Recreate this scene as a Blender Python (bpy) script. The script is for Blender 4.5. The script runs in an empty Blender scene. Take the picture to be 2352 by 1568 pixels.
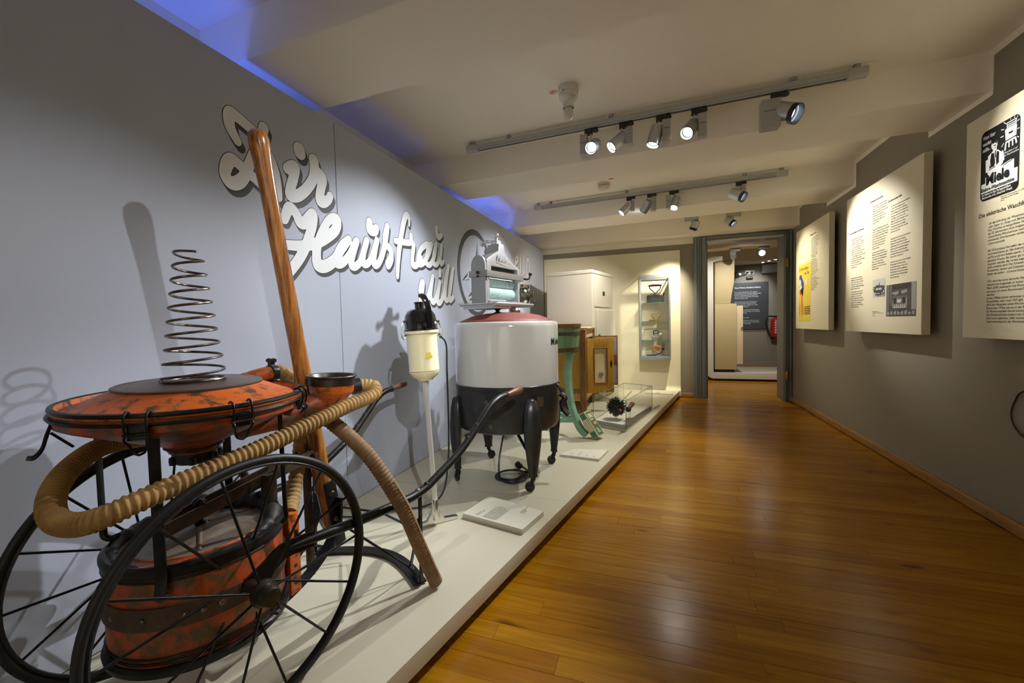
import bpy, bmesh, math, random
from mathutils import Vector, Matrix
random.seed(7)
S = bpy.context.scene
COL = S.collection
PI = math.pi

# ------------------------------------------------------------------ camera
cam = bpy.data.cameras.new('camera')
cam.sensor_width = 36.0
cam.lens = 14.694
cam.clip_start = 0.05
cam_o = bpy.data.objects.new('camera', cam)
COL.objects.link(cam_o)
RX = Vector((0.945232, 0.325612, -0.022675)); UP = Vector((0.008035, 0.046235, 0.998898)); FW = Vector((-0.326301, 0.944372, -0.041086))
mw = Matrix((RX, UP, -FW)).transposed().to_4x4()
mw.translation = Vector((0, 0, 1.0))
cam_o.matrix_world = mw
S.camera = cam_o

# ------------------------------------------------------------------ world, exposure
S.view_settings.view_transform = 'Standard'
S.view_settings.look = 'None'
S.view_settings.exposure = 2.15
S.view_settings.gamma = 1.0
S.view_settings.use_curve_mapping = False
wd = bpy.data.worlds.new('world'); S.world = wd
wd.use_nodes = True
wd.node_tree.nodes['Background'].inputs[0].default_value = (0.9, 0.92, 1.0, 1)
wd.node_tree.nodes['Background'].inputs[1].default_value = 0.01

COLD = (0.93, 0.965, 1.0)
WARM = (1.0, 0.90, 0.68)
NEUT = (1.0, 0.955, 0.86)

def aim(o, tgt):
    d = Vector(tgt) - o.location
    o.rotation_euler = d.to_track_quat('-Z', 'Y').to_euler()

def spot_light(loc, tgt, power, angle, color=COLD, blend=0.6, r=0.02):
    l = bpy.data.lights.new('spot_lamp', 'SPOT')
    l.energy = power; l.spot_size = math.radians(angle); l.spot_blend = blend
    l.color = color; l.shadow_soft_size = r
    o = bpy.data.objects.new('spot_lamp', l); COL.objects.link(o)
    o.location = loc; aim(o, tgt)
    return o

def area_light(loc, tgt, power, sx, sy, color):
    l = bpy.data.lights.new('area_lamp', 'AREA')
    l.shape = 'RECTANGLE'; l.size = sx; l.size_y = sy; l.energy = power; l.color = color
    o = bpy.data.objects.new('area_lamp', l); COL.objects.link(o)
    o.location = loc; aim(o, tgt)
    return o

# added blue lamps stand in for dusk windows, shining up behind the partition
BLUE = (0.08, 0.17, 1.0)
for ya, yl, pw in ((0.75, 1.3, 1.2), (3.85, 1.0, 1.2)):
    bl_ = area_light((-1.66, ya, 1.60), (-1.66, ya, 2.5), pw, 0.14, yl, BLUE)
    bl_.rotation_euler = (PI, 0, 0)
S.cycles.diffuse_bounces = 8
S.cycles.max_bounces = 12

# ------------------------------------------------------------------ materials
MATS = {}
def nodes_of(name):
    m = bpy.data.materials.new(name); m.use_nodes = True
    nt = m.node_tree
    return m, nt, nt.nodes['Principled BSDF']

def mat(name, col, rough=0.5, metal=0.0, col2=None, scale=8.0, lo=0.4, hi=0.65, bump=0.0, bscale=60.0,
        stretch=None, spec=0.5, coat=0.0, detail=6.0, var=0.0):
    if name in MATS: return MATS[name]
    m, nt, b = nodes_of(name)
    N = nt.nodes; L = nt.links
    b.inputs['Roughness'].default_value = rough
    b.inputs['Metallic'].default_value = metal
    b.inputs['Specular IOR Level'].default_value = spec
    b.inputs['Coat Weight'].default_value = coat
    c = (*col, 1)
    b.inputs['Base Color'].default_value = c
    tc = N.new('ShaderNodeTexCoord')
    mp = N.new('ShaderNodeMapping'); L.new(tc.outputs['Object'], mp.inputs[0])
    if stretch: mp.inputs['Scale'].default_value = stretch
    if col2:
        nz = N.new('ShaderNodeTexNoise'); nz.inputs['Scale'].default_value = scale; nz.inputs['Detail'].default_value = detail
        nz.inputs['Roughness'].default_value = 0.65
        L.new(mp.outputs[0], nz.inputs['Vector'])
        rp = N.new('ShaderNodeValToRGB')
        rp.color_ramp.elements[0].position = lo; rp.color_ramp.elements[0].color = c
        rp.color_ramp.elements[1].position = hi; rp.color_ramp.elements[1].color = (*col2, 1)
        L.new(nz.outputs['Fac'], rp.inputs[0])
        L.new(rp.outputs[0], b.inputs['Base Color'])
    if bump:
        n2 = N.new('ShaderNodeTexNoise'); n2.inputs['Scale'].default_value = bscale; n2.inputs['Detail'].default_value = 4
        L.new(tc.outputs['Object'], n2.inputs['Vector'])
        bp = N.new('ShaderNodeBump'); bp.inputs['Strength'].default_value = bump; bp.inputs['Distance'].default_value = 0.002
        L.new(n2.outputs['Fac'], bp.inputs['Height']); L.new(bp.outputs[0], b.inputs['Normal'])
    MATS[name] = m
    return m

def emit(name, col, strength):
    if name in MATS: return MATS[name]
    m, nt, b = nodes_of(name)
    b.inputs['Base Color'].default_value = (*col, 1)
    b.inputs['Emission Color'].default_value = (*col, 1)
    b.inputs['Emission Strength'].default_value = strength
    MATS[name] = m
    return m

def glass(name, tint=(0.975, 0.992, 0.985), rough=0.0, mix=0.10):
    # thin sheet glass: mostly clear, with a mirror film on top
    if name in MATS: return MATS[name]
    m = bpy.data.materials.new(name); m.use_nodes = True
    nt = m.node_tree; N = nt.nodes; L = nt.links
    N.remove(N['Principled BSDF'])
    out = N['Material Output']
    tr = N.new('ShaderNodeBsdfTransparent'); tr.inputs[0].default_value = (*tint, 1)
    gl = N.new('ShaderNodeBsdfGlossy'); gl.inputs['Roughness'].default_value = rough
    fr = N.new('ShaderNodeFresnel'); fr.inputs[0].default_value = 1.5
    mx = N.new('ShaderNodeMixShader')
    L.new(fr.outputs[0], mx.inputs[0]); L.new(tr.outputs[0], mx.inputs[1]); L.new(gl.outputs[0], mx.inputs[2])
    L.new(mx.outputs[0], out.inputs[0])
    MATS[name] = m
    return m

def plank_mat():
    m, nt, b = nodes_of('oak_plank'); N = nt.nodes; L = nt.links
    tc = N.new('ShaderNodeTexCoord'); oi = N.new('ShaderNodeObjectInfo'); ge = N.new('ShaderNodeNewGeometry')
    ad = N.new('ShaderNodeMath'); ad.operation = 'ADD'
    L.new(oi.outputs['Random'], ad.inputs[0]); L.new(ge.outputs['Random Per Island'], ad.inputs[1])
    fr = N.new('ShaderNodeMath'); fr.operation = 'FRACT'; L.new(ad.outputs[0], fr.inputs[0])
    # offset the grain per plank
    mu = N.new('ShaderNodeMath'); mu.operation = 'MULTIPLY'; mu.inputs[1].default_value = 37.0; L.new(fr.outputs[0], mu.inputs[0])
    cb = N.new('ShaderNodeCombineXYZ'); L.new(mu.outputs[0], cb.inputs[0]); L.new(mu.outputs[0], cb.inputs[1])
    va = N.new('ShaderNodeVectorMath'); va.operation = 'ADD'
    L.new(ge.outputs['Position'], va.inputs[0]); L.new(cb.outputs[0], va.inputs[1])
    mp = N.new('ShaderNodeMapping'); mp.inputs['Scale'].default_value = (1.6, 26, 5); L.new(va.outputs[0], mp.inputs[0])
    nz = N.new('ShaderNodeTexNoise'); nz.inputs['Scale'].default_value = 2.2; nz.inputs['Detail'].default_value = 8; nz.inputs['Distortion'].default_value = 0.8
    L.new(mp.outputs[0], nz.inputs['Vector'])
    rp = N.new('ShaderNodeValToRGB'); e = rp.color_ramp.elements
    e[0].position = 0.0; e[0].color = (0.29, 0.115, 0.002, 1)
    e[1].position = 1.0; e[1].color = (0.385, 0.178, 0.006, 1)
    x = e.new(0.5); x.color = (0.335, 0.144, 0.003, 1)
    L.new(fr.outputs[0], rp.inputs[0])
    r2 = N.new('ShaderNodeValToRGB'); r2.color_ramp.elements[0].position = 0.3; r2.color_ramp.elements[0].color = (0.72, 0.68, 0.62, 1)
    r2.color_ramp.elements[1].position = 0.7; r2.color_ramp.elements[1].color = (1.08, 1.06, 1.04, 1)
    L.new(nz.outputs['Fac'], r2.inputs[0])
    mm = N.new('ShaderNodeMixRGB'); mm.blend_type = 'MULTIPLY'; mm.inputs[0].default_value = 1.0
    L.new(rp.outputs[0], mm.inputs[1]); L.new(r2.outputs[0], mm.inputs[2])
    # knots
    vo = N.new('ShaderNodeTexNoise'); vo.inputs['Scale'].default_value = 5.0; vo.inputs['Detail'].default_value = 1
    m3 = N.new('ShaderNodeMapping'); m3.inputs['Scale'].default_value = (1, 2.4, 1); L.new(va.outputs[0], m3.inputs[0]); L.new(m3.outputs[0], vo.inputs['Vector'])
    r3 = N.new('ShaderNodeValToRGB'); r3.color_ramp.elements[0].position = 0.70; r3.color_ramp.elements[0].color = (1, 1, 1, 1)
    r3.color_ramp.elements[1].position = 0.80; r3.color_ramp.elements[1].color = (0.45, 0.38, 0.3, 1)
    L.new(vo.outputs['Fac'], r3.inputs[0])
    m4 = N.new('ShaderNodeMixRGB'); m4.blend_type = 'MULTIPLY'; m4.inputs[0].default_value = 1.0
    L.new(mm.outputs[0], m4.inputs[1]); L.new(r3.outputs[0], m4.inputs[2])
    L.new(m4.outputs[0], b.inputs['Base Color'])
    rr = N.new('ShaderNodeMath'); rr.operation = 'MULTIPLY_ADD'; rr.inputs[1].default_value = 0.12; rr.inputs[2].default_value = 0.17
    L.new(nz.outputs['Fac'], rr.inputs[0]); L.new(rr.outputs[0], b.inputs['Roughness'])
    b.inputs['Specular IOR Level'].default_value = 0.17
    bp = N.new('ShaderNodeBump'); bp.inputs['Strength'].default_value = 0.12; bp.inputs['Distance'].default_value = 0.001
    L.new(nz.outputs['Fac'], bp.inputs['Height']); L.new(bp.outputs[0], b.inputs['Normal'])
    return m

M_PLANK = plank_mat()
M_GREY = mat('grey_wall_paint', (0.275, 0.245, 0.185), 0.85, bump=0.25, bscale=90)
M_CREAM = mat('cream_plaster', (0.87, 0.815, 0.69), 0.9, bump=0.2, bscale=40)
M_PART = mat('pale_blue_grey_panel', (0.435, 0.465, 0.555), 0.55, bump=0.12, bscale=500, spec=0.35)
M_PLINTH = mat('cream_white_laminate', (0.59, 0.545, 0.405), 0.38, spec=0.4)
M_PANEL = mat('ivory_panel', (0.72, 0.67, 0.495), 0.5, spec=0.35)
M_DARK = mat('shadow_gap_board', (0.03, 0.028, 0.025), 0.8)
M_DOORF = mat('blue_grey_gloss_paint', (0.185, 0.205, 0.21), 0.38)
M_BRASS = mat('brass', (0.50, 0.29, 0.05), 0.3, 1.0)
M_OAK = mat('oak_skirting', (0.30, 0.15, 0.04), 0.4, col2=(0.40, 0.215, 0.065), scale=3, stretch=(2, 2, 20))
M_IRON = mat('blackened_iron', (0.014, 0.013, 0.012), 0.38, 0.55, col2=(0.045, 0.034, 0.026), scale=18, lo=0.5, hi=0.8, bump=0.3, bscale=160)
M_TYRE = mat('black_rubber_tyre', (0.010, 0.010, 0.010), 0.5)
M_RUST = mat('rusty_iron', (0.07, 0.048, 0.030), 0.55, 0.35, col2=(0.15, 0.075, 0.035), scale=35, lo=0.45, hi=0.75, bump=0.4, bscale=120)
M_RED = mat('worn_vermilion_paint', (0.60, 0.125, 0.014), 0.40, 0.0, col2=(0.085, 0.045, 0.016), scale=34, lo=0.50, hi=0.62, bump=0.25, bscale=150, detail=11)
M_REDW = mat('faded_vermilion_paint', (0.46, 0.066, 0.011), 0.45, 0.0, col2=(0.105, 0.066, 0.022), scale=24, lo=0.42, hi=0.58, bump=0.3, bscale=130, detail=12)
M_BROWN = mat('brown_japanned_metal', (0.075, 0.045, 0.034), 0.36, 0.2, col2=(0.125, 0.075, 0.055), scale=20, bump=0.12, bscale=200)
M_LID = mat('dusty_brown_lid', (0.27, 0.205, 0.155), 0.45, 0.1, col2=(0.19, 0.14, 0.105), scale=30)
M_LEATHER = mat('cracked_black_leather', (0.02, 0.019, 0.016), 0.55, col2=(0.10, 0.09, 0.07), scale=14, lo=0.5, hi=0.78, bump=0.9, bscale=45)
M_HOSE = mat('tan_rubber_hose', (0.40, 0.235, 0.070), 0.75, col2=(0.28, 0.155, 0.048), scale=25, bump=0.35, bscale=220)
M_HOSED = mat('brown_rubber_hose', (0.27, 0.155, 0.062), 0.7, col2=(0.19, 0.105, 0.045), scale=25, bump=0.35, bscale=220)
M_POLE = mat('varnished_wood', (0.155, 0.05, 0.012), 0.25, col2=(0.46, 0.175, 0.032), scale=5, lo=0.36, hi=0.62, stretch=(18, 18, 1.0), coat=0.4, detail=8)
M_GRIP = mat('red_brown_wood', (0.17, 0.055, 0.025), 0.3, col2=(0.10, 0.03, 0.015), scale=10, stretch=(8, 1.5, 8), coat=0.3)
M_STEEL = mat('spring_steel', (0.23, 0.20, 0.17), 0.34, 0.9, col2=(0.10, 0.07, 0.05), scale=30)
M_BRONZE = mat('aged_bronze', (0.045, 0.042, 0.032), 0.36, 0.8, col2=(0.09, 0.085, 0.065), scale=25)
M_CHROME = mat('chrome', (0.82, 0.81, 0.78), 0.2, 1.0)
M_ALU = mat('cast_aluminium', (0.52, 0.52, 0.52), 0.38, 0.75, bump=0.3, bscale=250)
M_ALUR = mat('sand_cast_aluminium', (0.30, 0.30, 0.305), 0.7, 0.4, bump=0.6, bscale=400)
M_SILVER = mat('silver_lamp_housing', (0.50, 0.51, 0.51), 0.36, 0.75)
M_RAIL = mat('grey_rail', (0.42, 0.43, 0.41), 0.5, 0.2)
M_TUBE = mat('satin_chrome_tube', (0.80, 0.79, 0.77), 0.34, 0.7)
M_GEAR = mat('browned_chrome', (0.34, 0.29, 0.24), 0.22, 0.95, col2=(0.16, 0.12, 0.09), scale=18)
M_BARM = mat('worn_grey_bar', (0.27, 0.25, 0.225), 0.45, 0.6)
M_LAMPBOX = mat('pale_grey_lamp_box', (0.36, 0.355, 0.335), 0.5)
M_BLACK = mat('black_plastic', (0.012, 0.012, 0.013), 0.4)
M_BAKE = mat('glossy_black_bakelite', (0.010, 0.010, 0.010), 0.10, coat=0.5)
M_CREAMG = mat('glossy_cream_enamel', (0.84, 0.76, 0.47), 0.14, coat=0.4)
M_ENAMEL = mat('white_enamel', (0.55, 0.53, 0.48), 0.12, coat=0.6)
M_BENAM = mat('black_enamel', (0.014, 0.014, 0.014), 0.32, col2=(0.030, 0.027, 0.023), scale=14, bump=0.15, bscale=120)
M_REDLID = mat('matt_red_lid', (0.20, 0.040, 0.024), 0.6, col2=(0.165, 0.033, 0.020), scale=9)
M_ROLL = mat('speckled_green_rubber', (0.36, 0.50, 0.46), 0.6, col2=(0.15, 0.21, 0.19), scale=90, lo=0.56, hi=0.62, bump=0.3, bscale=200)
M_GREEN = mat('worn_green_paint', (0.145, 0.265, 0.135), 0.55, col2=(0.22, 0.13, 0.045), scale=9, lo=0.56, hi=0.68, bump=0.25, bscale=90, stretch=(1, 1, 0.5))
M_GRNLEG = mat('mint_green_paint', (0.21, 0.39, 0.27), 0.5, col2=(0.15, 0.29, 0.19), scale=12)
M_HOOP = mat('rusty_hoop', (0.13, 0.065, 0.025), 0.6, 0.2, col2=(0.05, 0.07, 0.035), scale=22)
M_PINE = mat('ochre_painted_pine', (0.46, 0.245, 0.020), 0.5, col2=(0.36, 0.175, 0.014), scale=5, stretch=(6, 6, 1), bump=0.15)
M_PINED = mat('brown_painted_pine', (0.27, 0.115, 0.016), 0.5, col2=(0.13, 0.055, 0.014), scale=6, stretch=(6, 6, 1))
M_PINEC = mat('cream_painted_pine', (0.66, 0.53, 0.30), 0.5, col2=(0.56, 0.43, 0.23), scale=6)
M_ZINC = mat('zinc_lining', (0.30, 0.31, 0.32), 0.5, 0.5)
M_WHITEC = mat('off_white_lacquer', (0.60, 0.555, 0.46), 0.35)
M_PLAQUE = mat('ivory_board', (0.68, 0.65, 0.52), 0.55)
M_INK = mat('black_ink', (0.014, 0.014, 0.014), 0.8, spec=0.12)
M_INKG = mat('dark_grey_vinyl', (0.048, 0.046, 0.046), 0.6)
M_WHITEV = mat('white_vinyl', (0.72, 0.73, 0.74), 0.5)
M_YELLOW = mat('yellow_print', (0.78, 0.60, 0.07), 0.5)
M_BLUEP = mat('blue_print', (0.03, 0.08, 0.35), 0.5)
M_REDP = mat('red_print', (0.62, 0.07, 0.04), 0.5)
M_GREENP = mat('green_print', (0.06, 0.20, 0.095), 0.5)
M_CARD = mat('cream_card', (0.66, 0.56, 0.38), 0.6)
M_GLASS = glass('sheet_glass')
M_GEDGE = mat('green_glass_edge', (0.06, 0.26, 0.21), 0.15)
M_FRAMEM = mat('brushed_metal_frame', (0.40, 0.44, 0.47), 0.4, 0.6)
M_LENS = emit('lamp_lens', (0.86, 0.94, 1.0), 9.0)
M_LENSD = emit('dim_lamp_lens', (0.75, 0.86, 1.0), 1.6)
M_PORC = mat('white_porcelain', (0.62, 0.60, 0.54), 0.2)
M_BULB = mat('frosted_bulb', (0.58, 0.55, 0.50), 0.15)

# ------------------------------------------------------------------ geometry helpers
OFF = {}
class G:
    """collects vertices and faces in world space (optionally through a frame matrix)"""
    def __init__(self, fr=None): self.v = []; self.f = []; self.M = fr
    def add(self, vs, fs):
        n = len(self.v)
        for p in vs:
            p = Vector(p)
            self.v.append(self.M @ p if self.M else p)
        self.f += [[n + i for i in q] for q in fs]
        return self
    def box(self, a, b, rz=0.0, c=None):
        x0, y0, z0 = a; x1, y1, z1 = b
        vs = [(x, y, z) for z in (z0, z1) for x, y in ((x0, y0), (x1, y0), (x1, y1), (x0, y1))]
        if rz:
            c = c or ((x0 + x1) / 2, (y0 + y1) / 2)
            cs, sn = math.cos(rz), math.sin(rz)
            vs = [(c[0] + (x - c[0]) * cs - (y - c[1]) * sn, c[1] + (x - c[0]) * sn + (y - c[1]) * cs, z) for x, y, z in vs]
        return self.add(vs, [[0, 3, 2, 1], [4, 5, 6, 7], [0, 1, 5, 4], [1, 2, 6, 5], [2, 3, 7, 6], [3, 0, 4, 7]])
    def rbox(self, a, b, r=0.004, axis='z', seg=3):
        """box whose four edges along `axis` are rounded, ends lightly chamfered"""
        ix = {'x': (1, 2, 0), 'y': (2, 0, 1), 'z': (0, 1, 2)}[axis]
        lo = [a[ix[0]], a[ix[1]]]; hi = [b[ix[0]], b[ix[1]]]; e0, e1 = a[ix[2]], b[ix[2]]
        def ring(ins):
            pts = []
            rr = max(r - ins, 0.0005)
            for cx, cy, t0 in ((hi[0] - r, hi[1] - r, 0), (lo[0] + r, hi[1] - r, 90), (lo[0] + r, lo[1] + r, 180), (hi[0] - r, lo[1] + r, 270)):
                for k in range(seg + 1):
                    t = math.radians(t0 + 90 * k / seg)
                    pts.append((cx + rr * math.cos(t), cy + rr * math.sin(t)))
            return pts
        ch = min(r * 0.5, abs(e1 - e0) * 0.25)
        rings = []
        for e, ins in ((e0, ch), (e0 + ch, 0), (e1 - ch, 0), (e1, ch)):
            o = []
            for p in ring(ins):
                q = [0, 0, 0]; q[ix[0]] = p[0]; q[ix[1]] = p[1]; q[ix[2]] = e
                o.append(tuple(q))
            rings.append(o)
        n = len(rings[0]); vs = sum(rings, [])
        fs = [[i * n + k, i * n + (k + 1) % n, (i + 1) * n + (k + 1) % n, (i + 1) * n + k] for i in range(3) for k in range(n)]
        fs += [list(range(n))[::-1], list(range(3 * n, 4 * n))]
        return self.add(vs, fs)
    def tube(self, pts, r, n=12, cap=True, rad=None, up=None):
        """sweep a circle along points; r may be a list; rad(i, angle) multiplies the radius"""
        pts = [Vector(p) for p in pts]
        m = len(pts)
        rs = r if isinstance(r, (list, tuple)) else [r] * m
        T = [(pts[min(i + 1, m - 1)] - pts[max(i - 1, 0)]).normalized() for i in range(m)]
        a = Vector(up) if up else (Vector((0, 0, 1)) if abs(T[0].z) < 0.9 else Vector((1, 0, 0)))
        u = (a - T[0] * a.dot(T[0])).normalized()
        vs = []
        for i in range(m):
            u = (u - T[i] * u.dot(T[i])).normalized(); w = T[i].cross(u)
            for k in range(n):
                t = 2 * PI * k / n
                q = rs[i] * (rad(i, t) if rad else 1)
                vs.append(pts[i] + (u * math.cos(t) + w * math.sin(t)) * q)
        fs = [[i * n + k, i * n + (k + 1) % n, (i + 1) * n + (k + 1) % n, (i + 1) * n + k] for i in range(m - 1) for k in range(n)]
        if cap: fs += [list(range(n))[::-1], list(range((m - 1) * n, m * n))]
        return self.add(vs, fs)
    def strip(self, pts, w, t, side, cap=True):
        """flat bar swept along points: width w along `side`, thickness t"""
        pts = [Vector(p) for p in pts]; m = len(pts); vs = []
        for i in range(m):
            T = (pts[min(i + 1, m - 1)] - pts[max(i - 1, 0)]).normalized()
            s = Vector(side); s = (s - T * s.dot(T)).normalized(); nn = T.cross(s)
            for a, b in ((-1, -1), (1, -1), (1, 1), (-1, 1)):
                vs.append(pts[i] + s * (a * w / 2) + nn * (b * t / 2))
        fs = [[i * 4 + k, i * 4 + (k + 1) % 4, (i + 1) * 4 + (k + 1) % 4, (i + 1) * 4 + k] for i in range(m - 1) for k in range(4)]
        fs += [[3, 2, 1, 0], [4 * m - 4, 4 * m - 3, 4 * m - 2, 4 * m - 1]]
        return self.add(vs, fs)
    def lathe(self, prof, c=(0, 0, 0), ax=(0, 0, 1), n=32, a0=0.0, a1=2 * PI, close=True):
        """revolve (r, h) profile about axis `ax` through c"""
        ax = Vector(ax).normalized(); c = Vector(c)
        u = ax.orthogonal().normalized()
        if abs(ax.z) > 0.9: u = (Vector((1, 0, 0)) - ax * ax.x).normalized()
        w = ax.cross(u)
        full = abs(a1 - a0 - 2 * PI) < 1e-6
        k = n if full else n + 1
        vs = []
        for r, h in prof:
            for i in range(k):
                t = a0 + (a1 - a0) * i / n
                vs.append(c + ax * h + (u * math.cos(t) + w * math.sin(t)) * max(r, 1e-5))
        fs = []
        for j in range(len(prof) - 1):
            for i in range(n):
                i2 = (i + 1) % k if full else i + 1
                fs.append([j * k + i, j * k + i2, (j + 1) * k + i2, (j + 1) * k + i])
        if full and close:
            if prof[0][0] > 1e-4: fs.append(list(range(k))[::-1])
            if prof[-1][0] > 1e-4: fs.append(list(range((len(prof) - 1) * k, len(prof) * k)))
        return self.add(vs, fs)
    def torus(self, c, ax, R, r, n=48, m=10, sq=1.0):
        ax = Vector(ax).normalized(); c = Vector(c); u = ax.orthogonal().normalized(); w = ax.cross(u)
        vs = []
        for i in range(n):
            t = 2 * PI * i / n; d = u * math.cos(t) + w * math.sin(t)
            for k in range(m):
                s = 2 * PI * k / m
                vs.append(c + d * (R + r * math.cos(s)) + ax * (r * sq * math.sin(s)))
        fs = [[i * m + k, ((i + 1) % n) * m + k, ((i + 1) % n) * m + (k + 1) % m, i * m + (k + 1) % m] for i in range(n) for k in range(m)]
        return self.add(vs, fs)
    def ball(self, c, r, n=16, m=10, sx=1, sy=1, sz=1):
        prof = [(math.sin(PI * j / m), -math.cos(PI * j / m)) for j in range(m + 1)]
        vs = []
        for pr, h in prof:
            for i in range(n):
                t = 2 * PI * i / n
                vs.append((c[0] + r * sx * max(pr, 1e-5) * math.cos(t), c[1] + r * sy * max(pr, 1e-5) * math.sin(t), c[2] + r * sz * h))
        fs = [[j * n + i, j * n + (i + 1) % n, (j + 1) * n + (i + 1) % n, (j + 1) * n + i] for j in range(m) for i in range(n)]
        return self.add(vs, fs)
    def prism(self, poly, o, ux, uy, th):
        """flat outline (list of (a,b)) in the frame o,ux,uy given a thickness th along ux x uy"""
        o = Vector(o); ux = Vector(ux); uy = Vector(uy); nn = ux.cross(uy).normalized()
        a = [o + ux * p[0] + uy * p[1] for p in poly]; b = [p + nn * th for p in a]
        n = len(poly)
        return self.add(a + b, [list(range(n))[::-1], list(range(n, 2 * n))] + [[i, (i + 1) % n, n + (i + 1) % n, n + i] for i in range(n)])
    def flat(self, poly, o, ux, uy, lift=0.0):
        o = Vector(o); ux = Vector(ux); uy = Vector(uy); nn = ux.cross(uy).normalized() * lift
        return self.add([o + ux * p[0] + uy * p[1] + nn for p in poly], [list(range(len(poly)))])
    def build(self, name, m, parent=None, smooth=40, label=None, bevel=0.0):
        me = bpy.data.meshes.new(name)
        off = OFF[parent.name] if parent is not None and parent.name in OFF else Vector((0, 0, 0))
        me.from_pydata([tuple(p - off) for p in self.v], [], self.f)
        me.validate()
        bm = bmesh.new(); bm.from_mesh(me)
        bmesh.ops.recalc_face_normals(bm, faces=bm.faces)
        if bevel:
            es = [e for e in bm.edges if len(e.link_faces) == 2 and e.calc_face_angle(0) > 0.6]
            bmesh.ops.bevel(bm, geom=es, offset=bevel, segments=2, affect='EDGES', profile=0.7)
        bm.to_mesh(me); bm.free()
        if smooth:
            me.polygons.foreach_set('use_smooth', [True] * len(me.polygons))
            me.set_sharp_from_angle(angle=math.radians(smooth))
        me.materials.append(m)
        o = bpy.data.objects.new(name, me); COL.objects.link(o)
        if parent is not None:
            o.parent = parent
            OFF[o.name] = off
        if label: o['label'] = label
        return o

def thing(name, label, cat, loc=(0, 0, 0), group=None):
    o = bpy.data.objects.new(name, None); COL.objects.link(o)
    o.location = loc; o.empty_display_size = 0.05
    o['label'] = label; o['category'] = cat
    if group: o['group'] = group
    OFF[o.name] = Vector(loc)
    return o

def tag(o, label, cat, group=None):
    o['label'] = label; o['category'] = cat
    if group: o['group'] = group
    return o

def struct(o):
    o['kind'] = 'structure'; return o

def spline(pts, per=10):
    """Catmull-Rom through 3-D points"""
    P = [Vector(p) for p in pts]
    P = [P[0] * 2 - P[1]] + P + [P[-1] * 2 - P[-2]]
    out = []
    for i in range(1, len(P) - 2):
        a, b, c, d = P[i - 1:i + 3]
        for k in range(per):
            t = k / per
            out.append(0.5 * ((2 * b) + (c - a) * t + (2 * a - 5 * b + 4 * c - d) * t * t + (3 * b - a - 3 * c + d) * t ** 3))
    out.append(P[-2])
    return out

def resample(pts, step):
    out = [pts[0].copy()]; acc = 0.0
    for a, b in zip(pts, pts[1:]):
        l = (b - a).length
        if l < 1e-9: continue
        d = step - acc
        while d <= l:
            out.append(a.lerp(b, d / l)); d += step
        acc = (acc + l) % step
    return out

def hose_geo(pts, r, pitch, amp=0.1, n=18, helix=True, ease=None):
    """ribbed hose; ease = (start, end, pitch2) squeezes the ribs together along the later part"""
    fine = min(pitch, ease[2] if ease else pitch) / 6
    P = resample(spline(pts, 14), fine)
    ph = [0.0]
    for i in range(1, len(P)):
        q = pitch
        if ease:
            f = min(max((i / len(P) - ease[0]) / (ease[1] - ease[0]), 0), 1); q = pitch + (ease[2] - pitch) * f
        ph.append(ph[-1] + 2 * PI * fine / q)
    g = G()
    def rib(i, t):
        w = math.sin(ph[i] + (t if helix else 0))
        return 1 + amp * (1 - 2 * abs(w) ** 1.4 if helix and 0 else w)
    g.tube(P, r, n, rad=rib)
    return g

def text(s, o, ux, uy, size, m, parent, name='lettering', align='LEFT', lift=0.0006, spacing=1.0, squeeze=1.0, bold=0.0, shear=0.0):
    cu = bpy.data.curves.new('text', 'FONT'); cu.body = s; cu.size = size; cu.align_x = align
    cu.resolution_u = 2; cu.space_line = spacing; cu.offset = bold; cu.shear = shear
    to = bpy.data.objects.new('text', cu); COL.objects.link(to)
    dg = bpy.context.evaluated_depsgraph_get()
    me = bpy.data.meshes.new_from_object(to.evaluated_get(dg))
    bpy.data.objects.remove(to)
    o = Vector(o); ux = Vector(ux); uy = Vector(uy); nn = ux.cross(uy).normalized() * lift
    g = G()
    g.v = [o + ux * (v.co.x * squeeze) + uy * v.co.y + nn for v in me.vertices]
    g.f = [list(p.vertices) for p in me.polygons]
    bpy.data.meshes.remove(me)
    return g.build(name, m, parent, smooth=0)

# ------------------------------------------------------------------ room shell
XL, XR, YE, ZC = -1.80, 1.53, 5.83, 2.26
g = G().box((-2.0, -1.8, -0.10), (3.2, 9.5, -0.011))
floor = struct(g.build('floor', M_DARK, smooth=0))

# oak planks: rows along x; the near ones one by one, the far ones joined
ROWW = 0.0745
near, far = [], G()
random.seed(3)
y = 0.30; row = 0
while y < 9.3:
    x0 = -0.95 if y < 1.6 else (-0.75 if y < 3.0 else -0.45)
    x1 = XR if y < YE else 3.0
    if y > 5.6 and y < 6.1: x0 = 0.1
    x = x0 - random.uniform(0.0, 0.9)
    while x < x1:
        ln = random.uniform(0.75, 1.5)
        a, b = max(x, x0), min(x + ln, x1)
        if b - a > 0.04:
            if y < 3.3: near.append((a, b, y))
            else: far.box((a + .0003, y + .0004, -0.011), (b - .0003, y + ROWW - .0004, 0.0 + random.uniform(-.0003, .0003)))
        x += ln
    y += ROWW; row += 1
unit = None
for a, b, y in near:
    if unit is None:
        gg = G().box((-0.5, -ROWW / 2 + .0004, -0.011), (0.5, ROWW / 2 - .0004, 0.0))
        o = gg.build('plank', M_PLANK, floor, smooth=0, bevel=0.0005); unit = o
    else:
        o = unit.copy(); COL.objects.link(o); o.parent = floor
    o.location = ((a + b) / 2, y + ROWW / 2, random.uniform(-.0003, .0003)); o.scale = (b - a - .0008, 1, 1)
o = far.build('far_planks', M_PLANK, floor, smooth=0); o['kind'] = 'stuff'

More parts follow.
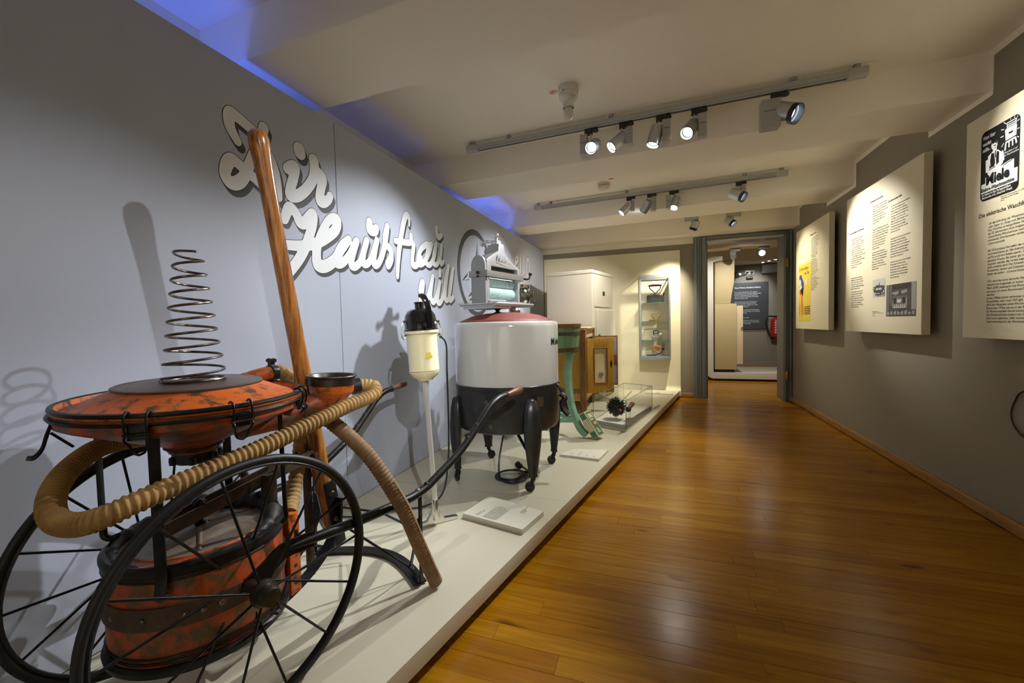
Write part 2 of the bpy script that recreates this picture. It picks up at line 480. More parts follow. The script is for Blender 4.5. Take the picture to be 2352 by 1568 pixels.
def rough_slab(x0, x1, ya0, ya1, yb0, yb1, z0, z1, seed, n=26):
    """plaster beam: near edge runs ya0 -> ya1, far edge yb0 -> yb1 from x0 to x1, hand-made edges"""
    rnd = random.Random(seed); g = G(); vs = []
    for i in range(n + 1):
        t = i / n; x = x0 + (x1 - x0) * t
        j = [rnd.uniform(-.004, .004) for _ in range(4)]
        ya = ya0 + (ya1 - ya0) * t + j[0]; yb = yb0 + (yb1 - yb0) * t + j[1]
        zz = z0 + j[2] * .7
        c = .012
        vs += [(x, ya, z1), (x, ya, zz + c), (x, ya + c * .35, zz + c * .3), (x, ya + c, zz), (x, yb - c, zz), (x, yb, zz + c), (x, yb, z1)]
    k = 7
    fs = [[i * k + q, i * k + q + 1, (i + 1) * k + q + 1, (i + 1) * k + q] for i in range(n) for q in range(k - 1)]
    fs += [list(range(k)), list(range(n * k, n * k + k))]
    return g.add(vs, fs)

struct(G().box((-2.0, -1.8, ZC), (3.2, 9.5, ZC + 0.1)).build('ceiling', M_CREAM, smooth=0))
BEAMS = [(-0.45, -0.62, 0.0, -0.15), (1.29, 1.10, 1.71, 1.53), (2.925, 2.715, 3.33, 3.155), (4.51, 4.165, 4.90, 4.71), (5.63, 5.565, 5.85, 5.85)]
for i, (a0, a1, b0, b1) in enumerate(BEAMS):
    struct(rough_slab(XL, XR, a0, a1, b0, b1, 2.045 if i == 4 else 2.07, ZC + .01, i).build('trim_%d' % (i + 1), M_CREAM, smooth=35))
struct(G().box((XL - .1, -1.7, 0), (XL, YE + .25, ZC)).build('wall_left', M_CREAM, smooth=0))
struct(G().box((XR, -1.7, 0), (XR + .1, YE, ZC)).build('wall_right', M_GREY, smooth=0))
struct(G().box((XL, -1.8, 0), (XR, -1.7, ZC)).build('wall_back', M_CREAM, smooth=0))
# end wall with the doorway
DX0, DX1, DZ = 0.60, 1.465, 2.0
g = G()
g.box((XL, YE, 0), (DX0, YE + .25, ZC)); g.box((DX1, YE, 0), (XR + .1, YE + .25, ZC)); g.box((DX0, YE, DZ), (DX1, YE + .25, ZC))
struct(g.build('wall_end', M_GREY, smooth=0))
# cream strips of plaster left between the grey paint and the ceiling
g = G(); t = .0025
def strip_r(y0, y1, z0, z1=ZC): g.box((XR - t, y0, z0), (XR + .001, y1, z1))
prev = -1.7; 
for a0, a1, b0, b1 in BEAMS:
    strip_r(prev, a1 - .03, 2.225); strip_r(a1 - .03, b1 + .03 if b1 < 5.8 else YE, 2.042); prev = b1 + .03
struct(g.build('trim_6', M_CREAM, smooth=0))
g = G(); g.box((XL, YE - t, 1.975), (XR, YE + .001, 2.05)); struct(g.build('trim_7', M_CREAM, smooth=0))
# skirting boards
g = G().rbox((XR - .018, -1.7, 0.004), (XR + .004, YE, 0.062), .005, 'y')
bb = struct(g.build('baseboard_right', M_OAK))
g = G()
for yy in (2.63, 3.1, 3.75, 4.6):
    g.lathe([(.0035, 0), (.0045, .001), (.0005, .0016)], (XR - .018, yy, .035), (-1, 0, 0), 8)
g.build('screw', M_DARK, bb)
struct(G().rbox((0.30, YE - .016, 0.004), (0.455, YE + .004, 0.060), .004, 'x').build('baseboard_end', M_OAK))

# door frame with its jambs, mouldings and brass hinges
dfr = G()
def mould(x0, x1, z0, z1, vert=True):
    if vert:
        w = x1 - x0
        dfr.box((x0, YE - .045, z0), (x1, YE + .004, z1))
        for a, b, d in ((0.06, .24, .062), (.30, .40, .056), (.46, .56, .056), (.62, .94, .068)):
            dfr.rbox((x0 + w * a, YE - d, z0), (x0 + w * b, YE - .03, z1), .004, 'z', 2)
    else:
        h = z1 - z0
        dfr.box((x0, YE - .045, z0), (x1, YE + .004, z1))
        dfr.rbox((x0, YE - .062, z0 + h * .3), (x1, YE - .03, z1), .004, 'x', 2)
mould(.455, .605, 0, 2.035); mould(1.448, 1.528, 0, 2.035); mould(.605, 1.448, 1.995, 2.035, False)
dfr.box((.595, YE + .004, 0), (.62, YE + .26, 2.0)); dfr.box((1.445, YE - .02, 0), (1.47, YE + .26, 2.0)); dfr.box((.62, YE + .004, 1.985), (1.445, YE + .26, 2.01))
door = struct(dfr.build('door_1', M_DOORF, smooth=30))
for z in (1.62, 0.28):
    g = G()
    g.box((1.4475, YE - .070, z + .03), (1.4560, YE - .064, z + .17))
    h = g.build('hinge', M_BRASS, door, label='brass hinge', bevel=.002)
    g = G()
    g.lathe([(.002, -.012), (.011, -.004), (.013, 0), (.013, .085), (.011, .09), (.004, .1), (0, .102)], (1.468, YE - .080, z - .01), (0, 0, 1), 14)
    g.build('hinge_pin', M_BRASS, h)

# ------------------------------------------------------------------ display partition with its lettering
YP = [-1.65, 0.16, 1.716, 3.262, 4.80, 5.775]
part = thing('display_partition', 'long pale blue-grey panelled display wall behind the exhibits, lettered in white script', 'partition', (-1.5, 2.0, 0.10))
for a, b in zip(YP, YP[1:]):
    e = .0025 if abs(a - 1.716) < .01 else .0006
    f = .0025 if abs(b - 1.716) < .01 else .0006
    G().box((-1.52, a + e, .1005), (-1.5, b - f, 2.015)).build('panel', M_PART, part, smooth=0, bevel=.0008)
G().box((-1.548, -1.6, .1005), (-1.5208, 5.76, 2.0)).build('backing_board', M_DARK, part, smooth=0)  # added behind the panels so the seam stays dark, without blue showing through

LET={'first_word':[[(1.1962,1.7186,0.0168),(1.172,1.7547,0.0202),(1.1652,1.7875,0.0219),(1.1703,1.8131,0.0211),(1.1857,1.8148,0.0213),(1.2295,1.8001,0.0209),(1.2754,1.7797,0.0214),(1.3225,1.7306,0.021),(1.354,1.6725,0.0214),(1.3656,1.6109,0.0216),(1.3688,1.5586,0.0206)],[(1.3142,1.8191,0.0219),(1.3027,1.7813,0.0208),(1.2781,1.7282,0.0205),(1.2511,1.6706,0.0202),(1.2243,1.6051,0.0218),(1.1946,1.5655,0.0243),(1.1623,1.5524,0.0238),(1.1402,1.5776,0.0208),(1.1518,1.6216,0.0236),(1.1718,1.6422,0.0221),(1.2054,1.6289,0.0207),(1.2503,1.6065,0.0202),(1.2922,1.5836,0.0207),(1.3306,1.5604,0.0202)],[(1.4922,1.8001,0.0306),(1.4943,1.7891,0.0307)],[(1.4223,1.6926,0.0222),(1.4491,1.7144,0.0225),(1.4652,1.7104,0.0238),(1.4529,1.664,0.0237),(1.4338,1.6107,0.0234),(1.4322,1.5814,0.0245),(1.4687,1.589,0.025),(1.5187,1.6303,0.0245),(1.5651,1.6942,0.025),(1.5769,1.7484,0.0263),(1.5743,1.781,0.0285)],[(1.5763,1.737,0.0251),(1.6081,1.7305,0.0255),(1.6264,1.7135,0.0257),(1.6121,1.6633,0.0244),(1.6015,1.6088,0.0255),(1.6242,1.6035,0.0258),(1.6569,1.6238,0.0214),(1.6701,1.6451,0.0203)]],'second_word':[[(1.3948,1.4717,0.0187),(1.4238,1.5266,0.0219),(1.4584,1.5103,0.0203),(1.4787,1.4772,0.0226),(1.5046,1.4803,0.0229),(1.5471,1.5264,0.0223),(1.5572,1.5235,0.0224),(1.5514,1.4801,0.0213),(1.528,1.423,0.0221),(1.4982,1.3608,0.0218),(1.4633,1.3096,0.0214),(1.4203,1.259,0.02),(1.3949,1.2316,0.0178)],[(1.396,1.3629,0.0177),(1.4445,1.3672,0.0192),(1.5023,1.377,0.0208),(1.5713,1.3993,0.0215),(1.6384,1.4384,0.0222),(1.6986,1.4892,0.0239),(1.7131,1.5375,0.0229),(1.682,1.5417,0.0204),(1.6424,1.5106,0.0189),(1.6023,1.4479,0.0196),(1.5739,1.3837,0.0215),(1.5674,1.3294,0.0237),(1.5763,1.2984,0.0259),(1.6159,1.2979,0.0264),(1.6702,1.327,0.0248),(1.7204,1.3795,0.0208),(1.782,1.4477,0.0201)],[(1.7892,1.4548,0.0202),(1.7387,1.4169,0.0198),(1.6993,1.3593,0.0194),(1.6973,1.3221,0.0194),(1.738,1.3303,0.0198),(1.791,1.3785,0.0179),(1.8433,1.4526,0.0182)],[(1.8527,1.4603,0.0183),(1.8223,1.3951,0.0181),(1.8013,1.3326,0.0179),(1.827,1.3209,0.0181),(1.8741,1.3542,0.0185),(1.9054,1.4141,0.0187),(1.9327,1.4746,0.0189)],[(1.9328,1.4778,0.0177),(1.9051,1.4079,0.0175),(1.8971,1.351,0.0174),(1.9304,1.3491,0.0177),(1.9721,1.3927,0.018),(2.0234,1.4909,0.0183)],[(2.0236,1.4942,0.0183),(1.999,1.4223,0.0182),(1.9902,1.3568,0.0181),(2.0265,1.3614,0.0184),(2.0726,1.427,0.0187),(2.1048,1.5122,0.0189),(2.1259,1.59,0.0191)],[(2.1261,1.5934,0.0191),(2.1,1.5246,0.0189),(2.1088,1.4861,0.0189),(2.1523,1.4595,0.0193),(2.1549,1.4052,0.0193),(2.1239,1.3603,0.0164),(2.1082,1.3786,0.0122),(2.1327,1.4157,0.0096)],[(2.3607,1.6539,0.0104),(2.363,1.6946,0.0133),(2.334,1.7133,0.0191),(2.3028,1.663,0.0203),(2.2732,1.5854,0.0201),(2.2457,1.4954,0.0199),(2.226,1.408,0.0184),(2.2129,1.3082,0.0141)],[(2.2027,1.5244,0.0154),(2.2952,1.5324,0.0174),(2.3743,1.5464,0.0179),(2.3769,1.5911,0.0164),(2.3879,1.5488,0.018),(2.4073,1.5298,0.0181),(2.3895,1.4599,0.018),(2.3864,1.4075,0.0195),(2.4347,1.4061,0.0198),(2.4952,1.46,0.0187)],[(2.5767,1.5702,0.0191),(2.4989,1.5222,0.0187),(2.4588,1.4548,0.0184),(2.471,1.4183,0.0185),(2.5308,1.4377,0.0189),(2.6044,1.5152,0.0193),(2.6398,1.5771,0.0195)],[(2.6078,1.5716,0.0177),(2.5721,1.4945,0.0175),(2.5611,1.4377,0.0175),(2.6152,1.4327,0.0178),(2.6757,1.5017,0.0181),(2.7058,1.5884,0.0183)],[(2.7058,1.5884,0.0166),(2.668,1.5087,0.0164),(2.6642,1.4471,0.0164),(2.7141,1.4494,0.0167),(2.7694,1.5154,0.017),(2.7882,1.5941,0.017)],[(2.7882,1.5941,0.0153),(2.7654,1.5064,0.0152),(2.7746,1.4571,0.0153),(2.8112,1.4789,0.0155)],[(1.9632,1.5843,0.0217),(1.966,1.547,0.0268),(2.006,1.5456,0.026),(2.0223,1.5618,0.0209)],[(2.7215,1.7108,0.0184),(2.7239,1.6659,0.02),(2.7518,1.6505,0.0202),(2.793,1.6726,0.0171)]],'third_word':[[(2.4647,1.2398,0.0154),(2.4921,1.2858,0.0202),(2.5072,1.291,0.0203),(2.4931,1.2278,0.0187),(2.4703,1.1647,0.0186),(2.4875,1.1344,0.0202),(2.5449,1.1679,0.019),(2.5875,1.2338,0.0177),(2.6455,1.3514,0.0163)],[(2.6455,1.3514,0.0163),(2.6217,1.2764,0.0162),(2.6093,1.203,0.0162),(2.6476,1.1724,0.018),(2.7009,1.2328,0.0166),(2.7396,1.3106,0.0152)],[(2.7453,1.3194,0.0169),(2.7184,1.2422,0.0167),(2.7058,1.1749,0.0167),(2.7522,1.1769,0.0169),(2.806,1.2477,0.0172),(2.8396,1.3535,0.0173),(2.8882,1.4542,0.0158)],[(2.8882,1.4542,0.0176),(2.8525,1.3547,0.0174),(2.8241,1.2489,0.0173),(2.83,1.1975,0.0173),(2.8768,1.2085,0.0158),(2.9209,1.3082,0.016),(2.9642,1.4457,0.0162)],[(2.9642,1.4457,0.0162),(2.923,1.3437,0.016),(2.8941,1.2446,0.0159),(2.9044,1.1967,0.0177),(2.9542,1.2214,0.0162)],[(2.752,1.3998,0.0186),(2.7472,1.3783,0.0186)]],'fourth_word':[[(4.5432,1.6887,0.012),(4.6211,1.7389,0.0121),(4.5658,1.771,0.012),(4.524,1.7125,0.0119),(4.5247,1.6339,0.0119),(4.6036,1.6432,0.0108)],[(4.7202,1.8035,0.011),(4.7067,1.6146,0.011)],[(4.8519,1.8159,0.0113),(4.8369,1.6081,0.0113)],[(4.9908,1.8002,0.0116),(4.9638,1.7002,0.0115),(4.9689,1.6007,0.0115),(5.0199,1.5482,0.0116),(5.065,1.6106,0.0117),(5.0788,1.7287,0.0118),(5.038,1.7959,0.0117),(4.9908,1.8002,0.0116)]],'fifth_word':[[(5.1649,1.3014,0.009),(5.2126,1.4012,0.009),(5.2625,1.412,0.0091),(5.2348,1.3348,0.0091),(5.2873,1.2995,0.0092),(5.3376,1.4092,0.0092)],[(5.3467,1.4174,0.0093),(5.3042,1.3384,0.0092),(5.3289,1.2938,0.0092),(5.407,1.3826,0.0093),(5.4557,1.448,0.0094),(5.4186,1.3444,0.0094),(5.458,1.2838,0.0094)]]}

import numpy as np
def field(strokes, offs, Y, Z):
    """distance to the brush strokes minus their half width, on a grid of the wall"""
    F = np.full(Y.shape, 9.0)
    for st in strokes:
        P = spline([(r, yy, zz) for yy, zz, r in st], 4) if len(st) > 2 else [Vector((r, yy, zz)) for yy, zz, r in st]
        for a, b in zip(P, P[1:]):
            for oy, oz in offs:
                ay, az, by, bz = a.y + oy, a.z + oz, b.y + oy, b.z + oz
                m = max(a.x, b.x) + .012
                i0, i1 = np.searchsorted(Y[0], (min(ay, by) - m, max(ay, by) + m)); j0, j1 = np.searchsorted(Z[:, 0], (min(az, bz) - m, max(az, bz) + m))
                y, z = Y[j0:j1, i0:i1], Z[j0:j1, i0:i1]
                dy, dz = by - ay, bz - az
                t = np.clip(((y - ay) * dy + (z - az) * dz) / max(dy * dy + dz * dz, 1e-9), 0, 1)
                d = np.hypot(y - ay - t * dy, z - az - t * dz) - (a.x + (b.x - a.x) * t)
                F[j0:j1, i0:i1] = np.minimum(F[j0:j1, i0:i1], d)
    return F
def fill(F, Y, Z, iso, lift):
    """flat mesh of the region F < iso (marching squares; full cells joined along rows)"""
    g = G(); x = -1.5 + lift; V = F - iso; ins = V < 0
    nz, ny = V.shape
    for j in range(nz - 1):
        i = 0
        row = ins[j, :-1].astype(int) + ins[j, 1:] + ins[j + 1, :-1] + ins[j + 1, 1:]
        for i in np.nonzero(row)[0]:
            if row[i] == 4:
                if i > 0 and row[i - 1] == 4: continue
                e = i
                while e + 1 < ny - 1 and row[e + 1] == 4: e += 1
                g.add([(x, Y[j, i], Z[j, i]), (x, Y[j, e + 1], Z[j, i]), (x, Y[j, e + 1], Z[j + 1, i]), (x, Y[j, i], Z[j + 1, i])], [[0, 1, 2, 3]])
            else:
                c = [(j, i), (j, i + 1), (j + 1, i + 1), (j + 1, i)]; pts = []
                for k in range(4):
                    p, q = c[k], c[(k + 1) % 4]; vp, vq = V[p], V[q]
                    if vp < 0: pts.append((x, Y[p], Z[p]))
                    if (vp < 0) != (vq < 0):
                        t = vp / (vp - vq); pts.append((x, Y[p] + (Y[q] - Y[p]) * t, Z[p] + (Z[q] - Z[p]) * t))
                if len(pts) > 2: g.add(pts, [list(range(len(pts)))])
    return g
for w, (key, strokes) in enumerate(LET.items()):
    ys = [q[0] for s in strokes for q in s]; zs = [q[1] for s in strokes for q in s]
    st = .004
    Y, Z = np.meshgrid(np.arange(min(ys) - .06, max(ys) + .07, st), np.arange(min(zs) - .07, max(zs) + .06, st))
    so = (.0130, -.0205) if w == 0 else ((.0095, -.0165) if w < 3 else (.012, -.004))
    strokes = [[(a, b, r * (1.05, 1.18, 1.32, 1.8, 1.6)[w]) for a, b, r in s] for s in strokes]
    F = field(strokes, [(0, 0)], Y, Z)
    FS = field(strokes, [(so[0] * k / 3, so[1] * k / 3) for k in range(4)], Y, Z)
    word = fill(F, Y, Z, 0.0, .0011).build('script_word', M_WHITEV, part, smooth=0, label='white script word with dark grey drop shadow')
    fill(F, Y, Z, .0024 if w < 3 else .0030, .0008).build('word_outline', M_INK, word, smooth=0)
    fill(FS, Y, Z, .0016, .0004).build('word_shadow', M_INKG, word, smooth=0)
# dark ring with the spikes of the emblem inside it
g = G(); vs = []; n = 70
for i in range(n + 1):
    t = math.radians(42 + (318 - 42 + 6) * i / n)
    vs += [(-1.4992, 3.417 + .378 * math.cos(t), 1.457 + .378 * math.sin(t)), (-1.4992, 3.425 + .334 * math.cos(t), 1.452 + .334 * math.sin(t))]
g.add(vs, [[2 * i, 2 * i + 1, 2 * i + 3, 2 * i + 2] for i in range(n)])
def wallpoly(p): g.add([(-1.4991, a, b) for a, b in p], [list(range(len(p)))])
wallpoly([(3.70, 1.71), (3.655, 1.735), (3.60, 1.67), (3.72, 1.62)])
wallpoly([(3.456, 1.742), (3.415, 1.62), (3.40, 1.50), (3.455, 1.50), (3.452, 1.62)])
wallpoly([(3.472, 1.70), (3.462, 1.5), (3.482, 1.5)])
wallpoly([(3.225, 1.238), (3.32, 1.30), (3.40, 1.30), (3.32, 1.262)])
wallpoly([(3.235, 1.21), (3.33, 1.242), (3.42, 1.24), (3.33, 1.215)])
g.build('emblem_ring', M_INKG, part, smooth=0, label='dark grey ring emblem')

# ------------------------------------------------------------------ plinth and end panel
def xe(y): return -0.655 + 0.1915 * (y - 0.854)
g = G()
P = [(-1.4985, -1.65), (xe(-1.65), -1.65), (xe(5.70), 5.70), (-1.4985, 5.70)]
g.prism(P, (0, 0, .04), (1, 0, 0), (0, 1, 0), .06)
pl = g.build('display_plinth', M_PLINTH, smooth=30, bevel=.003)
tag(pl, 'long low cream white plinth carrying the old machines along the left wall', 'plinth')
P2 = [(-1.49, -1.6), (xe(-1.6) - .12, -1.6), (xe(5.6) - .12, 5.6), (-1.49, 5.6)]
G().prism(P2, (0, 0, 0.001), (1, 0, 0), (0, 1, 0), .0388).build('plinth_base', M_DARK, pl, smooth=0, label='dark recessed base')
# joint across the plinth top
for yj in (2.045, 4.10):
    g = G(); g.box((-1.49, yj, .0999), (xe(yj) - .006, yj + .0012, .1002)); g.build('joint', M_LID, pl, smooth=0)
# the plinth sheet bends up into the end panel
g = G(); xs = (-1.4985, xe(5.70))
R = .065
prof = [(5.7005, .10), (5.7005, .04), (5.75, .045), (5.80, .075), (5.815, .13), (5.815, 1.90), (5.795, 1.90), (5.795, .10 + R)]
for k in range(1, 7):
    t = PI / 2 * k / 6
    prof.append((5.795 - R + R * math.cos(t) , .10 + R - R * math.sin(t)))
prof[-1] = (5.73, .10)
vs = [(x, a, b) for x in (-1.4985, 0.295) for a, b in prof]; n = len(prof)
g.add(vs, [list(range(n)), list(range(n, 2 * n))] + [[i, (i + 1) % n, n + (i + 1) % n, n + i] for i in range(n)])
ep = g.build('end_panel', M_PANEL, smooth=50)
tag(ep, 'tall ivory panel closing the far end of the plinth, holding the glass cabinet', 'panel')

# ------------------------------------------------------------------ hand-cart vacuum cleaner
CX, CY = -1.095, 0.725
cart = thing('cart_vacuum_cleaner', 'antique two-wheeled hand-cart vacuum cleaner with rusty red drum, cone top and coil spring', 'vacuum cleaner', (-1.095, 0.72, 0.10))
TT = Vector((.106, .994, 0)).normalized()      # along the cart
LL = Vector((.994, -.106, 0)).normalized()     # across the cart
def cp(s, l, z): v = Vector((-1.095, .715, 0)) + TT * s + LL * l; return Vector((v.x, v.y, z))

def wheel(c, nrm, r, hub_out):
    c = Vector(c); nn = Vector(nrm).normalized()
    u = nn.orthogonal().normalized(); u = (Vector((0, 0, 1)) - nn * nn.z).normalized(); w = nn.cross(u)
    ty = G().torus(c, nn, r - .0095, .0095, 72, 12, 1.05).build('tyre', M_TYRE, cart)
    # the whole wheel hangs on one part
    G().torus(c, nn, r - .0205, .0055, 72, 8, 1.6).build('rim', M_IRON, ty)
    g = G()
    g.lathe([(.012, -.075), (.024, -.07), (.024, -.062), (.015, -.055), (.015, .022), (.029, .027), (.030, .034), (.022, .038), (.022, .060), (.019, .066), (.001, .067)], c, nn * hub_out, 28)
    g.build('hub', M_BRONZE, ty, label='bronze hub with domed cap')
    k = 14
    for i in range(k):
        t = 2 * PI * i / k + .22
        e = c + (u * math.cos(t) + w * math.sin(t)) * (r - .019)
        s0 = .030 if i % 2 == 0 else -.060
        b = c + nn * hub_out * s0 + (u * math.cos(t + .12) + w * math.sin(t + .12)) * .017
        G().tube([b, e], .0031, 7).build('spoke', M_IRON, ty)
    return ty
wheel((-0.876, .691, .4045), (.982, -.19, 0), .304, 1)
wheel((-1.315, .738, .4045), (.998, -.022, -.051), .304, -1)
G().tube([(-1.315, .738, .4045), (-1.285, .735, .4045)], .012, 12).build('axle_stub', M_IRON, cart)
G().tube([(-0.905, .696, .4045), (-0.876, .691, .4045)], .012, 12).build('axle_stub', M_IRON, cart)

# drum: red canister with leather collar and brown lid
dax = Vector((0, 0, 1))
dc = Vector((CX, .721, .270))
RD, HD = .181, .232
drum = G()
drum.lathe([(.001, .006), (RD - .02, .0), (RD - .005, .004), (RD, .012), (RD, HD - .010), (RD - .003, HD - .004), (.120, HD - .006)], dc, dax, 64, close=False)
drum = drum.build('drum', M_REDW, cart, smooth=50)
g = G(); g.lathe([(RD, -.004), (RD + .008, -.002), (RD + .010, .010), (RD + .005, .016), (RD, .017)], dc, dax, 64, close=False)
g.torus(dc + dax * .026, dax, RD + .001, .0032, 64, 6); g.torus(dc + dax * .036, dax, RD + .001, .0028, 64, 6)
g.build('bottom_rim', M_IRON, drum)
g = G(); g.lathe([(RD, HD - .026), (RD + .0035, HD - .024), (RD + .004, HD - .014), (RD + .006, HD - .010), (RD + .0055, HD - .002), (RD - .002, HD + .002), (RD - .012, HD - .002), (RD - .014, HD - .010)], dc, dax, 64, close=False)
g.torus(dc + dax * (HD - .030), dax, RD, .0035, 64, 6)
g.build('top_rim', M_IRON, drum)
# riveted iron band round the middle
bz = HD - .109
g = G(); g.lathe([(RD + .0005, bz - .024), (RD + .005, bz - .024), (RD + .005, bz + .024), (RD + .0005, bz + .024), (RD + .0005, bz - .024)], dc, dax, 72, close=False)
band = g.build('iron_band', M_RUST, drum)
ud = Vector((1, 0, 0)); wdv = Vector((0, 1, 0))
for k, dg in enumerate((-92, -68, -44, -34, -24, -10, 2, 12, 24)):
    t = math.radians(dg); d = ud * math.cos(t) + wdv * math.sin(t)
    G().lathe([(.0065, 0), (.0055, .003), (.003, .0045), (.0003, .005)], dc + d * (RD + .0045) + dax * bz, d, 10).build('rivet', M_STEEL, drum)
# leather collar, crumpled, low in front and raised behind
g = G(); vs = []; n = 120; m = 14
for i in range(n):
    t = 2 * PI * i / n
    back = .5 + .5 * math.cos(t - math.radians(118)); bk = back ** 1.2
    puck = (.0045 * math.sin(9 * t) * math.sin(2.3 * t) + .003 * math.sin(17 * t + 1) + .0025 * math.sin(31 * t)) * (.35 + bk)
    for k in range(m):
        s = 2 * PI * k / m
        R = .165 - .010 * bk + (.007 + .019 * bk + puck * .6) * math.cos(s); h = HD - .008 + .014 * bk + (.005 + .026 * bk + puck) * math.sin(s)
        vs.append(dc + (ud * math.cos(t) + wdv * math.sin(t)) * R + dax * h)
g.add(vs, [[i * m + k, ((i + 1) % n) * m + k, ((i + 1) % n) * m + (k + 1) % m, i * m + (k + 1) % m] for i in range(n) for k in range(m)])
g.build('leather_collar', M_LEATHER, drum, label='cracked black leather collar', smooth=70)
lid = G().lathe([(.143, HD - .014), (.143, HD - .006), (.137, HD - .002), (.132, HD - .005), (.085, HD + .002), (.03, HD + .008), (.012, HD + .012), (.001, HD + .012)], dc, dax, 56, close=False).build('drum_lid', M_LID, drum, label='dusty brown metal lid')
for dg in (205, 325, 85):
    g = G(); t = math.radians(dg); d = ud * math.cos(t) + wdv * math.sin(t)
    g.tube([dc + d * .02 + dax * (HD + .008), dc + d * .125 + dax * (HD - .003)], [.006, .004], 8)
    g.build('pressed_rib', M_LID, lid)
G().torus(dc + dax * (HD - .005), dax, .1385, .0032, 64, 6).build('red_bead', M_RED, lid)
tp = dc + dax * (HD + .010)
g = G(); g.lathe([(.012, 0), (.012, .008), (.0065, .010), (.0065, .050), (.001, .050)], tp, (0, 0, 1), 14)
g.lathe([(.001, -.014), (.013, -.012), (.015, -.004), (.011, 0), (.015, .004), (.013, .012), (.001, .014)], tp + Vector((0, 0, .054)), (.9, -.3, 0), 14)
g.torus(tp + Vector((.012, -.002, .056)), (0, 1, .2), .009, .003, 18, 6)
g.build('lid_toggle', M_IRON, lid)

# pump: two-cone housing with flat disc and long coil spring
rimz = .838; tilt = Vector((.027, 0, 1)).normalized(); pc = Vector((CX, .72, rimz))
pump = G().lathe([(0.1430, .030), (0.1498, .031), (0.1536, .027), (0.2189, -.002), (0.2304, -.004), (0.2362, .006), (0.2429, .007), (0.2453, .001), (0.2429, -.005), (0.2352, -.006)], pc, tilt, 80, close=False)
pump = pump.build('cone_top', M_RED, cart, smooth=45)
g = G()
g.lathe([(0.2352, .007), (0.2400, .0092), (0.2453, .0075), (0.2467, .003), (0.2438, -.002)], pc, tilt, 80, close=False)
g.lathe([(0.2419, -.011), (0.2486, -.0095), (0.2501, -.013), (0.2477, -.017), (0.2400, -.0165)], pc, tilt, 80, close=False)
g.build('rim_bead', M_IRON, pump, label='black rolled rim')
G().lathe([(.241, -.006), (.241, -.032), (.228, -.040), (.150, -.074), (.090, -.100), (.068, -.110), (.059, -.116), (.0585, -.121), (.053, -.123), (.052, -.133), (.001, -.133)], pc, tilt, 72, close=False).build('funnel', M_REDW, pump, smooth=45)
g = G()
g.lathe([(.046, -.131), (.047, -.155), (.042, -.161), (.001, -.161)], pc, tilt, 32, close=False)
g.lathe([(.062, -.117), (.062, -.121), (.056, -.123), (.055, -.128), (.05, -.130)], pc, tilt, 32, close=False)
for k in range(6):
    t = k * PI / 3 + .3; g.lathe([(.008, -.009), (.009, 0), (.008, .009), (.001, .010)], pc + Vector((.048 * math.cos(t), .048 * math.sin(t), -.150)), (0, 0, 1), 8)
g.build('funnel_cap', M_BENAM, pump)
G().lathe([(0.1507, .031), (0.1512, .035), (0.1459, .0375), (0.1382, .0355), (0.1267, .038), (0.0710, .040), (0.0576, .041), (0.0010, .041)], pc, tilt, 72, close=False).build('top_disc', M_BROWN, pump, label='brown lacquered flat disc')
# spring
pts = []
turns = 9.6; z0, z1 = .880, 1.205
for i in range(int(turns * 36) + 1):
    f = i / (turns * 36); t = 2 * PI * turns * f + 2.6
    e = f ** .96
    r = .066 + (.027 - .066) * e
    z = z0 + (z1 - z0) * (f if f < .965 else .965 + (f - .965) * .15)
    pts.append((CX + .005 + r * math.cos(t), .724 + r * math.sin(t), z))
g = G(); g.tube(pts, .0032, 8)
g.torus((CX + .005, .724, .8815), (0, 0, 1), .064, .0032, 56, 8); g.torus((CX + .003, .72, .8815), (0, 0, 1), .050, .0028, 48, 8)
g.build('coil_spring', M_STEEL, pump, label='tall tapering coil spring')
for t in (.4, 2.6, 4.1):
    g = G(); g.torus((CX + .005 + .064 * math.cos(t), .724 + .064 * math.sin(t), .8815), (-math.sin(t), math.cos(t), 0), .0055, .0008, 10, 5)
    g.build('spring_tie', M_BRASS, pump)
# wire toggle latches round the rim
def latch(deg, drop, spread=.018):
    t = math.radians(deg); d = Vector((math.cos(t), math.sin(t), 0)); s = Vector((-math.sin(t), math.cos(t), 0)); zz = Vector((0, 0, 1))
    P = pc + d * .247
    g = G()
    for q in (-1, 1):
        a = P + s * q * spread
        g.tube(spline([a - d * .012 + zz * .006, a - d * .003 + zz * .0095, a + d * .007 + zz * .004, a + d * .010 - zz * .010, a + d * .008 - zz * .026, a + d * .004 - zz * .034], 5), .0024, 8)
        h = .30 if not drop else 1
        e = [a + d * .004 - zz * .034, a + d * (.010) - zz * .044, a * .5 + (P + s * q * .010) * .5 + d * .002 - zz * .056]
        if drop: e += [P + s * q * .009 + d * .000 - zz * .070, P + d * .001 - zz * .075]
        g.tube(spline(e, 5), .0024, 8)
    l = g.build('latch', M_IRON, pump)
    fr = Matrix((s, d, zz)).transposed().to_4x4(); fr.translation = P
    k = G(fr)
    k.box((-.017, -.006, -.046), (.017, .002, -.016)); k.lathe([(.003, 0), (.003, .044), (.001, .044)], (-.022, .006, -.034), (1, 0, 0), 8)
    for q in (-.008, .008): k.lathe([(.003, 0), (.002, .002), (.0003, .0025)], (q, .001, -.030), (0, 1, 0), 8)
    k.build('latch_plate', M_IRON, l)
for dg in (-54, -14, 32, -172, 110): latch(dg, dg != 32)
